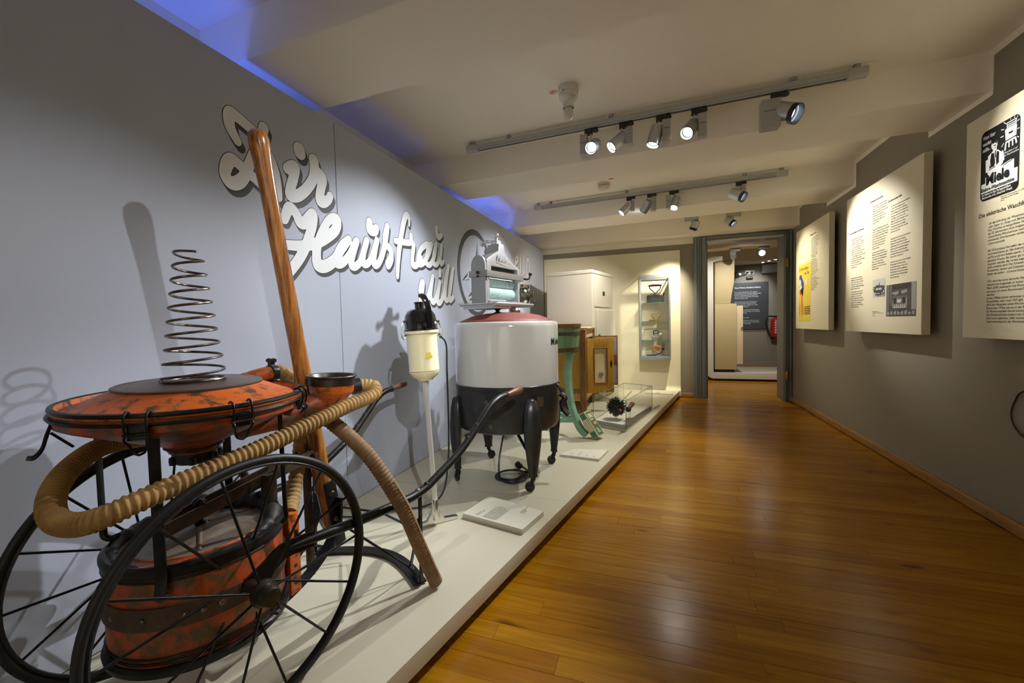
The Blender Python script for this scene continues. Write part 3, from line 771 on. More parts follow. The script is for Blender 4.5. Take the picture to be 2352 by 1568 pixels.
# loose lever of the left latch
g = G(); 
g.tube(spline([(-1.172, .494, .822), (-1.174, .485, .795), (-1.172, .477, .772), (-1.178, .468, .758), (-1.192, .465, .756)], 6), .0028, 8)
g.tube(spline([(-1.162, .489, .822), (-1.163, .480, .79), (-1.161, .472, .769), (-1.168, .463, .755), (-1.186, .461, .753)], 6), .0028, 8)
g.tube([(-1.165, .489, .800), (-1.122, .502, .772)], .0026, 8)
g.build('latch_lever', M_IRON, pump)

# four flat-iron posts between drum and pump
def post(x, y, zt, zb, w=.020, clamp=True):
    d = Vector((x - CX, y - .725, 0)).normalized(); s = Vector((-d.y, d.x, 0))
    P = [Vector((x, y, zb)) + d * .012, Vector((x, y, zb + .02)) + d * .004, Vector((x, y, zb + .05)), Vector((x, y, zt - .02)), Vector((x, y, zt)) + d * .004]
    o = G().strip(P, w, .006, s).build('post', M_IRON, cart, bevel=.001)
    if clamp: G().rbox((x - .011, y - .011, zb - .010), (x + .011, y + .011, zb + .002), .004).build('post_clamp', M_RUST, o)
    else: G().tube(spline([(x, y, zb + .01), (x + .002, y, zb - .012), (x + .014, y + .006, zb - .020), (x + .028, y + .014, zb - .016)], 6), .0075, 10).build('post_hook', M_IRON, o)
post(-.981, .563, .795, .450); post(-1.252, .604, .785, .530, .018, False); post(-1.215, .888, .78, .50, .020)
g = G(); g.tube(spline([(-.911, .807, .80), (-.911, .808, .70), (-.913, .812, .55), (-.915, .816, .512), (-.922, .806, .500)], 6), .0055, 10)
g.build('stay_rod', M_IRON, cart)
# outlet elbow with clamp, second cone arm and the small filter cup
el = G().tube(spline([(-1.135, .860, .838), (-1.133, .905, .856), (-1.130, .945, .864), (-1.128, .967, .866)], 6), [.025] * 6 + [.0222] * 13, 22).build('outlet_elbow', M_RED, pump)
g = G(); g.lathe([(.0225, 0), (.0248, .001), (.0248, .020), (.0225, .021)], (-1.128, .967, .8665), (.02, 1, -.01), 26, close=False)
g.box((-1.135, .970, .888), (-1.121, .984, .904)); g.lathe([(.006, -.016), (.008, -.008), (.005, 0), (.008, .008), (.006, .016)], (-1.128, .977, .905), (1, 0, 0), 10)
g.build('hose_clamp', M_BENAM, el)
arm = G()
arm.tube(spline([(-1.03, .78, .742), (-1.003, .868, .746), (-.985, .950, .760), (-.972, 1.010, .776)], 8), [.024] * 8 + [.027] * 8 + [.034] * 9, 22)
arm = arm.build('cup_arm', M_REDW, cart)
cupc = Vector((-.957, 1.043, .851))
cup = G().lathe([(.030, -.092), (.038, -.082), (.048, -.066), (.060, -.052), (.064, -.046), (.066, -.012), (.064, -.010)], cupc, (.03, .02, 1), 48, close=False).build('filter_cup', M_RED, arm)
G().lathe([(.062, -.026), (.0680, -.024), (.0680, -.004), (.0725, -.001), (.0740, .002), (.0725, .005), (.066, .0035), (.058, -.008), (.001, -.010)], cupc, (.03, .02, 1), 48, close=False).build('cup_pan', M_BRONZE, cup if False else arm, label='dark bronze pan lid')
cs = Vector((-.923, 1.116, .812))
G().tube([cupc + Vector((.010, .040, -.036)), cs + Vector((-.010, -.012, -.004)), cs], .0225, 20).build('cup_spout', M_RED, arm)
G().tube([cs + Vector((-.012, -.014, -.003)), cs + Vector((.004, .008, 0))], .0265, 20).build('spout_clamp', M_BENAM, arm)
# long hose looping round the front of the cart
H1 = [(-.925, 1.112, .812), (-.905, 1.138, .810), (-.882, 1.150, .803), (-.866, 1.128, .785), (-.872, 1.080, .774), (-.881, 1.023, .766), (-.894, .899, .742), (-.908, .760, .716), (-.921, .650, .699), (-.930, .566, .688), (-.936, .500, .678), (-.954, .462, .666), (-.998, .442, .655), (-1.050, .438, .660), (-1.092, .452, .684), (-1.142, .490, .710), (-1.190, .546, .729), (-1.222, .600, .737), (-1.228, .668, .736), (-1.215, .760, .722)]
hose_geo(H1, .0205, .0136, .085, ease=(.54, .64, .0088)).build('main_hose', M_HOSE, cart, smooth=60, label='tan ribbed rubber hose')
H2 = [(-1.1275, .978, .8675), (-1.122, 1.000, .866), (-1.110, 1.022, .850), (-1.100, 1.038, .815), (-1.094, 1.046, .760), (-1.091, 1.046, .700), (-1.090, 1.040, .635), (-1.088, 1.026, .570), (-1.077, .998, .515), (-1.056, .965, .478), (-1.026, .925, .458)]
hose_geo(H2, .0220, .0165, .05, helix=False).build('drum_hose', M_HOSE, cart, smooth=60)
H3 = [(-.998, 1.030, .742), (-.955, 1.036, .706), (-.899, 1.040, .667), (-.837, 1.058, .600), (-.786, 1.080, .509), (-.760, 1.119, .412), (-.745, 1.165, .292), (-.733, 1.213, .178), (-.727, 1.240, .118)]
hz = hose_geo(H3, .0225, .0112, .05, helix=False).build('nozzle_hose', M_HOSED, cart, smooth=60, label='brown ribbed hose with frayed open end')
P = resample(spline(H3, 14), .010)
g = G(); random.seed(5)
P2 = [p + LL * .0215 + TT * .004 + Vector((0, 0, .003)) for p in P[int(len(P) * .42):]]
g.tube(P2, [.0018 + random.uniform(0, .0022) for _ in P2], 6)
for k in range(20):
    t = 2 * PI * k / 20; e = P[-1]
    b = e + (LL * math.cos(t) + TT * math.sin(t)) * .0215
    g.tube([b + Vector((0, 0, .006)), b + Vector((random.uniform(-.003, .003), random.uniform(-.003, .003), -random.uniform(.003, .010)))], [.002, .0006], 5)
g.build('frayed_seam', M_HOSED, hz)
e = P[-1]; dn_ = (P[-1] - P[-3]).normalized()
G().lathe([(.019, .0012), (.0185, -.004), (.001, -.004)], e, dn_, 20, close=False).build('hose_opening_shade', M_DARK, hz)  # dark disc painted in for the shade inside the hose end

# shafts with turned grips
NS = [(-.905, .700, .402), (-.893, .735, .425), (-.886, .763, .443), (-.881, .785, .449), (-.865, .853, .445), (-.841, .957, .435), (-.812, 1.079, .428), (-.787, 1.186, .424), (-.770, 1.257, .433), (-.757, 1.311, .452), (-.723, 1.458, .515), (-.696, 1.572, .592), (-.678, 1.650, .648), (-.662, 1.716, .673), (-.646, 1.785, .679)]
def mirror(p):
    v = Vector(p) - Vector((-1.095, .715, 0)); s, l = v.dot(TT), v.dot(LL)
    return cp(s, -l, p[2])
FS = [mirror(p) for p in NS]
for path in (NS, FS):
    sp = spline(path, 6)
    q = 4 * 6
    g = G()
    g.strip(sp[:q + 1], .040, .007, (0, 0, 1))
    g.tube(sp[q - 6:], [.004 + .0105 * min(1, (i / 9) ** .6) for i in range(len(sp[q - 6:]))], 16)
    sh = g.build('shaft', M_IRON, cart)
    e = Vector(sp[-1]); d = (Vector(sp[-1]) - Vector(sp[-6])).normalized()
    G().lathe([(.0155, -.014), (.0175, -.010), (.0155, -.002), (.0125, 0), (.001, 0)], e, d, 18).build('ferrule', M_STEEL, sh)
    G().lathe([(.0105, 0), (.0125, .02), (.0165, .07), (.0185, .10), (.017, .118), (.010, .127), (.001, .129)], e - d * .002, d, 22).build('grip', M_GRIP, sh, label='turned red-brown wooden grip')
    for f in (.53, .58, .735, .775):
        p = Vector(sp[int(f * len(sp))])
        G().lathe([(.0095, 0), (.0085, .004), (.005, .0065), (.0004, .0072)], p + Vector((0, 0, .0115)), (.1, -.1, 1), 12).build('bolt', M_STEEL if f < .56 else M_IRON, sh)
# resting stand: vertical legs, braces and curved foot plate
fL, fR = mirror((-.777, 1.230, .103)), Vector((-.777, 1.230, .103))
for base, sgn in ((fR, 1), (fL, -1)):
    top = Vector((base.x - .002 * sgn, base.y + .010, .425))
    g = G(); g.strip([top, base + Vector((0, 0, .012)), base + Vector((-.012 * sgn, .002, .0035))], .014, .006, TT)
    leg = g.build('stand_leg', M_IRON, cart)
    a = base + Vector((-.004 * sgn, -.002, .235)); m = base + LL * (-.068 * sgn) + TT * .03 + Vector((0, 0, .030)); 
    g = G(); g.strip(spline([a, (a + m) / 2 + Vector((0, 0, -.004)), m + Vector((0, 0, .012)), m, m + Vector((.012 * sgn, 0, -.008)), base + Vector((-.002 * sgn, 0, .030))], 5), .012, .005, TT)
    g.build('stand_brace', M_IRON, leg)
    # long diagonal rods back to the drum bracket
    b2 = cp(.40, .055 * sgn, .345)
    G().tube([b2, m + Vector((0, 0, -.004)), base + Vector((-.010 * sgn, -.004, .004))], .0045, 8).build('stand_rod', M_IRON, leg)
g = G(); A, B = fL + Vector((.005, 0, .006)), fR + Vector((-.005, 0, .006))
arc = []
for k in range(25):
    f = k / 24; p = A.lerp(B, f) + TT * (.10 * math.sin(PI * f)); arc.append(p)
g.strip(arc, .046, .006, (0, 0, 1) if False else TT.cross(Vector((0, 0, 1))).cross(Vector((0, 0, 1))))
g.build('foot_plate', M_IRON, cart)
G().tube([cp(.50, .255, .330), cp(.66, -.02, .262), cp(.50, -.255, .330)], .0045, 8).build('cross_rod', M_IRON, cart)
# lever pole in its riveted socket, lever bars and square post
PB, PT = Vector((-1.045, 1.108, .335)), Vector((-1.071, .915, 1.572))
dv = (PT - PB); Lp = dv.length; dv.normalize()
pole = G().lathe([(.021, 0), (.024, .02), (.0255, .125), (.0285, .128), (.0285, .150), (.0265, .155), (.0250, .40), (.0235, .75), (.0220, 1.02), (.0225, 1.10), (.0245, 1.16), (.0275, 1.20), (.0280, 1.222), (.0245, 1.240), (.0150, 1.250), (.001, 1.252)], PB, dv, 28).build('lever_pole', M_POLE, cart, label='long varnished wooden lever pole with rounded head')
g = G(); s0 = PB + Vector((.030, -.004, 0))
g.strip([s0 + dv * -.06, s0 + dv * .165], .040, .010, TT); socket = g.build('pole_socket', M_IRON, cart, bevel=.001)
for f in (.035, .125):
    G().lathe([(.010, 0), (.008, .004), (.0055, .005), (.0055, .011), (.001, .012)], s0 + dv * f + Vector((.005, -.004, 0)), (.8, -.6, 0), 8).build('nut', M_STEEL, socket)
for l in (-.05, .05):
    g = G(); g.strip(spline([cp(.12, l, .205), cp(.24, l, .235), cp(.33, l, .285), cp(.385, l, .36), cp(.392, l, .44)], 6), .034, .007, LL)
    g.build('socket_strap', M_IRON, cart)
for l in (-.020, .020):
    G().strip([cp(-.08, l, .537), cp(.05, l, .558), cp(.335, l, .600)], .032, .006, (0, 0, 1)).build('lever_bar', M_RUST, cart)
G().tube([cp(.325, -.040, .598), cp(.325, .040, .598)], .008, 10).build('lever_pin', M_STEEL, cart)
g = G(); p = cp(.335, -.022, .19); g.rbox((p.x - .010, p.y - .010, .19), (p.x + .010, p.y + .010, .585), .003); g.build('square_post', M_RUST, cart)
g = G(); p = cp(.17, .03, .43); g.rbox((p.x - .016, p.y - .014, .43), (p.x + .016, p.y + .014, .59), .003); g.build('lever_post', M_RUST, cart)
# red channel on the drum side that takes the second hose
g = G(); p = cp(.215, .060, .235); a = math.atan2(TT.y, TT.x)
fr = Matrix.Translation(p) @ Matrix.Rotation(a - PI / 2, 4, 'Z')
g = G(fr); g.box((-.018, -.026, 0), (.018, -.023, .222)); g.box((.015, -.026, 0), (.018, .008, .222)); g.box((-.018, -.026, 0), (-.015, .008, .222)); g.box((-.018, -.026, .219), (.018, .008, .223))
ch = g.build('side_channel', M_RED, cart, smooth=0)
g = G(fr)
for z in (.03, .08, .14, .195): g.lathe([(.006, 0), (.001, .0004)], (.0182, -.008, z), (1, 0, 0), 12)
g.build('channel_hole', M_DARK, ch)
g = G(fr); g.tube([(0, -.008, .215), (0, -.006, .232)], .0215, 18); g.build('hose_socket', M_RED, ch)
g = G(); h = cp(.155, .155, .40); g.tube(spline([h + Vector((0, 0, .06)), h + Vector((.004, 0, .02)), h + Vector((.012, .004, .0)), h + Vector((.022, .010, .012)), h + Vector((.020, .012, .032))], 6), .0055, 10)
g.build('hook', M_STEEL, cart)

# ------------------------------------------------------------------ upright stick vacuum with cream canister
vac = thing('stick_vacuum_cleaner', 'upright vacuum cleaner with glossy cream canister, black motor head and chrome tube', 'vacuum cleaner', (-.948, 1.64, .10))
B0 = Vector((-.948, 1.640, .125)); B1 = Vector((-.972, 1.620, .770)); va = (B1 - B0).normalized()
top = B1
noz = G()
noz.prism([(-.105, -.004), (-.105, .010), (-.040, .016), (-.020, .050), (.020, .050), (.040, .016), (.105, .010), (.108, .002), (.100, -.004)], (-.948 - .02, 1.640 + .018, .1055), Vector((.66, .75, 0)), (0, 0, 1), .024)
noz = noz.build('floor_nozzle', M_CHROME, vac, bevel=.004, label='cast T-shaped chrome floor nozzle')
g = G(); g.lathe([(.0155, 0), (.0155, .09), (.013, .095), (.001, .095)], B0 + va * .0, va, 20); g.build('tube_socket', M_CHROME, noz)
g = G(); g.lathe([(.0115, .05), (.0115, .56), (.0135, .561), (.0135, .66), (.001, .66)], B0, va, 22); g.build('chrome_tube', M_TUBE, vac)
can = G().lathe([(.016, -.012), (.034, -.008), (.040, .0), (.056, .010), (.066, .030), (.0675, .036), (.0660, .040), (.0660, .196), (.0680, .198), (.0740, .200), (.0760, .206), (.0745, .212), (.068, .214), (.001, .214)], top, va, 48, close=False).build('canister', M_CREAMG, vac, smooth=35)
g = G(); g.lathe([(.0665, .0345), (.0685, .036), (.0665, .0375)], top, va, 48, close=False); g.build('canister_seam', M_BRASS, can)
head = G().lathe([(.0725, .211), (.0745, .213), (.0745, .219), (.0705, .222), (.0700, .250), (.0708, .252), (.0700, .254), (.066, .278), (.054, .298), (.040, .306), (.022, .309), (.020, .310), (.020, .330), (.0235, .333), (.0235, .337), (.016, .338), (.001, .336)], top, va, 44, close=False).build('motor_head', M_BAKE, vac, smooth=35, label='glossy black bakelite motor head')
fv = Vector((.74, -.67, 0)).normalized(); sv = Vector((.67, .74, 0)).normalized()
g = G()
hb = top + va * .236 + fv * .066 + sv * .012
g.lathe([(.020, -.012), (.022, 0), (.020, .012), (.014, .016), (.001, .016)], hb, fv, 18)
g.strip(spline([hb + fv * .016 + va * .0, hb + fv * .022 + va * .045, hb + fv * .018 + va * .085 + sv * -.003, hb + fv * .006 + va * .118 + sv * -.012, hb - fv * .008 + va * .128 + sv * -.022], 6), .024, .012, sv)
g.build('carrying_handle', M_BAKE, head, bevel=.002)
G().lathe([(.011, 0), (.012, .004), (.008, .007), (.001, .007)], top + va * .238 + fv * .052 + sv * .048, (fv + sv * .75), 16).build('switch_dial', M_CHROME, head, label='round chrome switch')
for q in (-1, 1):
    sd = (sv * q + fv * .1).normalized(); p = top + va * .205 + sd * .076
    g = G(); g.tube(spline([p + va * .045, p + va * .03 + sd * .010, p - va * .005 + sd * .016, p - va * .028 + sd * .008, p - va * .020 - sd * .002], 6), .0032, 8)
    g.lathe([(.006, -.010), (.007, 0), (.006, .010)], p + va * .046, fv, 10); g.lathe([(.005, -.012), (.006, 0), (.005, .012)], p - va * .012, fv, 10)
    g.build('spring_clip', M_CHROME, can)
# little yellow print on the canister
lo = top + va * .108 + (Vector((1, -.80, 0)).normalized()) * .0667
lx = Vector((.80, 1, 0)).normalized()
g = G(); g.flat([(-.012, 0), (-.012, .012), (-.006, .008), (-.001, .008), (0, .022), (.002, .008), (.010, .012), (.010, .006), (.012, 0)], lo, lx, va, .0006)
g.build('print', M_YELLOW, can, smooth=0)
text('ROND', lo - va * .014, lx, va, .015, M_YELLOW, can, align='CENTER', lift=.0008, squeeze=.7, bold=.002)
# flex
CRD = spline([(-.915, 1.668, .955), (-.900, 1.690, .915), (-.905, 1.700, .80), (-.915, 1.720, .55), (-.945, 1.760, .35), (-1.00, 1.80, .18), (-1.08, 1.79, .112), (-1.20, 1.70, .108), (-1.33, 1.60, .108), (-1.43, 1.57, .108), (-1.488, 1.60, .108)], 10)
G().tube(CRD, .0042, 8).build('power_cord', M_BLACK, vac, label='black power cord')

# ------------------------------------------------------------------ wringer washing machine
WX, WY = -.850, 2.36
wash = thing('wringer_washing_machine', 'round white enamel wringer washing machine on four black legs with castors', 'washing machine', (WX, WY, .10))
tub = G().lathe([(.292, .640), (.306, .640), (.3072, .655), (.3077, .985), (.305, 1.004), (.298, 1.014), (.288, 1.0165), (.280, 1.012), (.278, .99)], (WX, WY, 0), (0, 0, 1), 80, close=False).build('tub', M_ENAMEL, wash, smooth=50)
bs = G().lathe([(.001, .408), (.20, .400), (.275, .402), (.296, .412), (.305, .432), (.3090, .520), (.3110, .615), (.3110, .640), (.3140, .643), (.3140, .662), (.3110, .665), (.304, .662)], (WX, WY, 0), (0, 0, 1), 80, close=False).build('motor_base', M_BENAM, wash, smooth=40, label='black enamelled motor housing')
G().lathe([(.279, 1.012), (.274, 1.022), (.255, 1.030), (.20, 1.052), (.12, 1.066), (.05, 1.071), (.001, 1.072)], (WX, WY, 0), (0, 0, 1), 72, close=False).build('lid', M_REDLID, wash, smooth=60, label='matt red domed lid')
G().lathe([(.030, 0), (.020, .004), (.012, .007), (.011, .014), (.019, .021), (.024, .027), (.020, .033), (.001, .034)], (WX - .03, WY - .06, 1.068), (0, 0, 1), 24, close=False).build('lid_knob', M_BLACK, wash)
for k, (fx, fy) in enumerate(((-1.092, 2.135), (-1.086, 2.595), (-.634, 2.585), (-.632, 2.125))):
    d = Vector((fx - WX, fy - WY, 0)).normalized(); s = Vector((-d.y, d.x, 0))
    fr = Matrix((d, s, Vector((0, 0, 1)))).transposed().to_4x4(); fr.translation = Vector((WX, WY, 0))
    # pressed-steel leg: tapered shell with a centre rib
    secs = [(.600, .318, .010, .012), (.588, .320, .032, .030), (.53, .324, .050, .044), (.43, .328, .056, .050), (.36, .328, .051, .048), (.26, .325, .037, .038), (.195, .322, .026, .028), (.188, .322, .029, .031), (.180, .322, .029, .031)]
    vs = []; n = 18
    for z, r, w, t in secs:
        for i in range(n):
            a = 2 * PI * i / n
            rib = 1 + .16 * max(0, math.cos(a)) ** 12 - .10 * (math.exp(-((a - .45) / .16) ** 2) + math.exp(-((2 * PI - a - .45) / .16) ** 2))
            vs.append((r + (t * .62) * math.cos(a) * rib, w * .95 * math.sin(a), z))
    g = G(fr); g.add(vs, [[j * n + i, j * n + (i + 1) % n, (j + 1) * n + (i + 1) % n, (j + 1) * n + i] for j in range(len(secs) - 1) for i in range(n)] + [list(range(n)), list(range((len(secs) - 1) * n, len(secs) * n))])
    leg = g.build('leg', M_BENAM, wash, smooth=50)
    cd = Vector((math.cos((2.4, .4, 3.6, 3.4)[k]), math.sin((2.4, .4, 3.6, 3.4)[k]), 0))
    p = Vector((WX, WY, 0)) + d * .322; wc = Vector((p.x, p.y, .1265)) + cd * .018; ax = Vector((-cd.y, cd.x, 0))
    g = G(); g.lathe([(.001, -.010), (.020, -.010), (.026, -.007), (.0262, .007), (.020, .010), (.001, .010)], wc, ax, 26)
    cw = g.build('castor', M_BLACK, leg)
    g = G(); g.tube([(p.x, p.y, .180), (p.x, p.y, .162)], [.013, .013], 12)
    for q in (-1, 1): g.strip([Vector((p.x, p.y, .164)) + ax * q * .012, wc + ax * q * .013 + Vector((0, 0, .004))], .018, .003, cd)
    g.build('castor_fork', M_IRON, leg) if False else None
    g.build('castor_fork', M_IRON, leg)
# braces and pipes below
g = G()
for a, b in (((-1.05, 2.17, .36), (-.90, 2.34, .40)), ((-.67, 2.16, .30), (-.80, 2.30, .405)), ((-1.05, 2.55, .36), (-.9, 2.4, .40)), ((-.66, 2.55, .33), (-.80, 2.40, .36)), ((-1.06, 2.55, .33), (-.66, 2.55, .33))): g.tube([a, b], .009, 10)
g.build('leg_brace', M_BENAM, wash)
def on_base(deg, z, r=.322): t = math.radians(deg); return Vector((WX + r * math.cos(t), WY + r * math.sin(t), z)), Vector((math.cos(t), math.sin(t), 0))
for deg, z, r, m in ((-92, .585, .013, M_RUST), (-88, .455, .012, M_RUST), (-104, .54, .012, M_DARK), (-72, .565, .010, M_DARK)):
    p, d = on_base(deg, z, .311); G().lathe([(r, 0), (r, .003), (r * .5, .004), (.0005, .004)], p - d * .001, d, 16).build('bolt' if m is M_RUST else 'vent_hole', m, bs)
p, d = on_base(-36, .575, .3110); s = Vector((-d.y, d.x, 0))
G().prism([(-.022, -.028), (.022, -.028), (.022, .028), (-.022, .028)], p - d * .0012, s, (0, 0, 1), .002).build('rating_plate', M_RUST, bs)
g = G(); p, d = on_base(-6, .60, .311)
g.tube(spline([p + Vector((-.012, 0, .06)), p + d * .02 + Vector((0, 0, .035)), p + d * .03], 6), .009, 10)
g.tube(spline([p + d * .022 + Vector((0, 0, .0)), p + d * .050 + Vector((0, 0, -.025)), p + d * .030 + Vector((0, 0, -.05)), p + d * .04 + Vector((0, 0, -.09)), p + d * .07 + Vector((0, 0, -.12))], 6), .015, 12)
g.build('drain_hose', M_BLACK, wash)
p, d = on_base(-16, .902, .3197); s = Vector((-d.y, d.x, 0))
for ch, dg in (('M', -13.5), ('i', -8), ('e', -4), ('l', 0), ('e', 4)):
    p, d = on_base(dg, .882, .3079); s = Vector((-d.y, d.x, 0)); text(ch, p, s, (0, 0, 1), .050, M_INK, tub, align='CENTER', lift=.0008, bold=.002, squeeze=.9)
# wringer: cast frame on a post at the back, two rollers, drip trays
wa = Vector((math.cos(math.radians(77)), math.sin(math.radians(77)), 0)); wn = Vector((wa.y, -wa.x, 0))
fr = Matrix((wa, -wn, Vector((0, 0, 1)))).transposed().to_4x4(); fr.translation = Vector((-.895, 2.200, 0))
# local: x along rollers 0..0.38, y = depth behind the front face, z up
Lw = .385
frm = G(fr).rbox((0, 0, 1.135), (.018, .100, 1.345), .006, 'z').build('wringer_frame', M_ALU, wash, label='cast aluminium wringer frame')
G(fr).rbox((Lw - .05, 0, 1.135), (Lw - .032, .100, 1.345), .006, 'z').build('cheek', M_ALU, frm)
g = G(fr)
g.prism([(-.006, 1.30), (-.006, 1.370), (.020, 1.385), (.115, 1.432), (.125, 1.476), (.175, 1.476), (.185, 1.430), (.215, 1.405), (.325, 1.352), (.352, 1.335), (.352, 1.30), (.330, 1.30), (.326, 1.338), (.040, 1.338), (.036, 1.30)], fr.to_3x3() @ Vector((0, 0, 0)) * 0 + Vector((0, .085, 0)), (1, 0, 0), (0, 0, 1), .083)
hd = g.build('wringer_head', M_ALU, frm, bevel=.004)
g = G(fr); g.box((.038, .03, 1.296), (.328, .09, 1.336)); g.build('slot', M_DARK, frm)
g = G(fr)
vs = []                                                 # round-topped side casting
prof = [(.004, 1.118), (.104, 1.118), (.104, 1.335)] + [(.054 + .050 * math.cos(t), 1.335 + .062 * math.sin(t)) for t in [PI * k / 10 for k in range(1, 10)]] + [(.004, 1.335)]
g.prism(prof, (-.020, 0, 0), (0, 1, 0), (0, 0, 1), .020)
g.build('side_casting', M_ALUR, frm, bevel=.004, label='rough sand-cast side plate')
g = G(fr)
g.box((-.024, -.012, 1.272), (Lw - .010, -.004, 1.308)); g.box((-.026, -.012, 1.272), (-.020, .115, 1.308)); g.box((Lw - .014, -.012, 1.272), (Lw - .008, .115, 1.308)); g.box((-.024, .108, 1.272), (Lw - .010, .115, 1.308))
bar = g.build('release_bar', M_BARM, frm, bevel=.002, label='worn grey release bar')
g = G(fr); g.lathe([(.009, 0), (.009, .008), (.001, .008)], (-.026, .05, 1.296), (-1, 0, 0), 12); g.lathe([(.006, 0), (.006, .008), (.001, .008)], (-.026, .05, 1.276), (-1, 0, 0), 10)
g.tube([(-.024, .125, 1.30), (-.024, .160, 1.262), (-.024, .118, 1.262)], .0022, 6); g.tube([(-.024, .125, 1.29), (-.024, .160, 1.262)], .002, 6)
g.build('release_pin', M_IRON, bar)
g = G(fr); g.tube(spline([(Lw - .012, -.006, 1.290), (Lw + .030, -.012, 1.288), (Lw + .062, -.014, 1.296), (Lw + .074, -.014, 1.318), (Lw + .080, -.014, 1.328)], 6), [.006] * 20 + [.012] * 5, 10)
g.build('release_lever', M_IRON, bar)
def roller(zc, rr):
    g = G(fr); n = Lw - .05
    g.lathe([(.012, .004), (.012, .018), (rr * .8, .018), (rr, .030), (rr, n - .030), (rr * .82, n - .016), (.012, n - .016), (.012, n)], (0, .046, zc), (1, 0, 0), 36)
    g.build('roller', M_ROLL, frm, label='speckled pale green rubber roller')
roller(1.186, .034); roller(1.246, .031)
g = G(fr)                                               # tightening screw on top
g.box((.128, .020, 1.476), (.172, .060, 1.500)); g.tube([(.155, .04, 1.475), (.155, .04, 1.520)], .008, 12)
g.tube([(.118, .012, 1.524), (.192, .066, 1.524)], .0075, 12); g.ball((.118, .012, 1.524), .011, 12, 8); g.ball((.192, .066, 1.524), .011, 12, 8)
g.rbox((.100, .055, 1.484), (.125, .12, 1.500), .005, 'y'); g.rbox((.098, .11, 1.470), (.127, .122, 1.500), .004)
g.build('pressure_screw', M_ALU, frm)
g = G(fr)                                               # gear housing at the far end
g.lathe([(.020, -.014), (.050, -.010), (.056, 0), (.058, .004), (.058, .038), (.052, .050), (.030, .058), (.001, .058)], (Lw - .018, .012, 1.178), (1, 0, 0), 40); g.rbox((Lw - .034, -.030, 1.226), (Lw + .036, .06, 1.252), .006)
g.lathe([(.022, 0), (.022, .030), (.014, .034), (.001, .034)], (Lw - .004, -.036, 1.190), (0, -1, 0), 20)
g.build('gear_housing', M_GEAR, frm, bevel=.001, label='browned chrome gear housing')
text('Miele', fr @ Vector((.088, -.0005, 1.375)), wa, Vector((0, 0, 1)) , .052, M_ALUR, frm, lift=.0035, shear=.35, bold=.001)
g = G(fr); g.flat([(.090, 1.368), (.205, 1.354), (.205, 1.350), (.090, 1.363)], (0, 0.0, 0), (1, 0, 0), (0, 0, 1), .002); g.build('underline', M_ALUR, frm, smooth=0)
g = G(fr)                                               # drip tray with raised rim
tr = [(-.028, -.070), (.395, -.068), (.395, .055), (.30, .17), (-.028, .185)]
g.prism([(a, b) for a, b in tr], (0, 0, 1.106), (1, 0, 0), (0, 1, 0), .012); g.prism([(-.018, -.05), (.16, -.05), (.22, .16), (-.018, .17)], (0, 0, 1.092), (1, 0, 0), (0, 1, 0), .016)
trc = [Vector((a, b, 1.119)) for a, b in tr] + [Vector((tr[0][0], tr[0][1], 1.119))]
for a, b in zip(trc, trc[1:]): g.tube([a, b], .007, 10)
g.prism([(.02, -.055), (.34, -.055), (.30, .02), (.02, .02)], (0, 0, 1.124), (1, 0, 0), (0, 1, 0), .010)
g.build('drip_tray', M_ALU, frm, bevel=.0015)
g = G(fr); g.lathe([(.030, 1.02), (.034, 1.06), (.022, 1.066), (.022, 1.112)], (.30, .03, 0), (0, 0, 1), 22, close=True); g.tube([(.26, .0, 1.078), (.36, .02, 1.078)], .008, 10); g.ball((.36, .02, 1.078), .013, 12, 8)
g.build('swivel_post', M_ALU, frm)
# coiled mains lead with its plug
LC = [(-.855, 2.33, .41), (-.875, 2.31, .30), (-.885, 2.28, .20), (-.86, 2.22, .120), (-.80, 2.18, .110), (-.74, 2.20, .110), (-.715, 2.26, .111)]
cxx, cyy = -.815, 2.285
for k in range(1, 50):
    t = -.5 + k * .30; LC.append((cxx + (.098 - .0006 * k) * math.cos(t), cyy + (.098 - .0006 * k) * math.sin(t), .110 + .0075 * ((k // 21) % 3) * .8))
LC += [(-.735, 2.36, .114), (-.765, 2.405, .117), (-.800, 2.425, .122)]
ld = G().tube(spline(LC, 5), .0055, 8).build('mains_lead', M_BLACK, wash, label='coiled black mains lead')
g = G(); g.lathe([(.006, -.016), (.012, -.012), (.020, 0), (.021, .026), (.017, .030), (.001, .030)], (-.805, 2.43, .123), (-.8, .55, .0), 16); 
for q in (-.009, .009): g.tube([(-.829 + q * .55, 2.447 + q * .8, .123), (-.844 + q * .55, 2.457 + q * .8, .123)], .0024, 6)
g.build('plug', M_BLACK, ld)

# ------------------------------------------------------------------ printed boards lying on the plinth
def plaque(c4, h, label, lines):
    z = .1003
    g = G(); P = [Vector((a, b, z)) for a, b in c4]
    n = [Vector((0, 0, 1))]
    o = thing('info_board', label, 'label board', (P[0].x, P[0].y, .10), 'info boards on the plinth')
    g.add(P + [p + Vector((0, 0, h)) for p in P], [[3, 2, 1, 0], [4, 5, 6, 7]] + [[i, (i + 1) % 4, 4 + (i + 1) % 4, 4 + i] for i in range(4)])
    g.build('board', M_PLAQUE, o, bevel=.001)
    P = [p + Vector((0, 0, h)) for p in P]
    ux = (P[1] - P[0]).normalized(); uy = Vector((0, 0, 1)).cross(ux)
    for s, a, b, sz in lines: text(s, P[0] + ux * a + uy * b, ux, uy, sz, M_INK, o, lift=.0006, spacing=1.05)
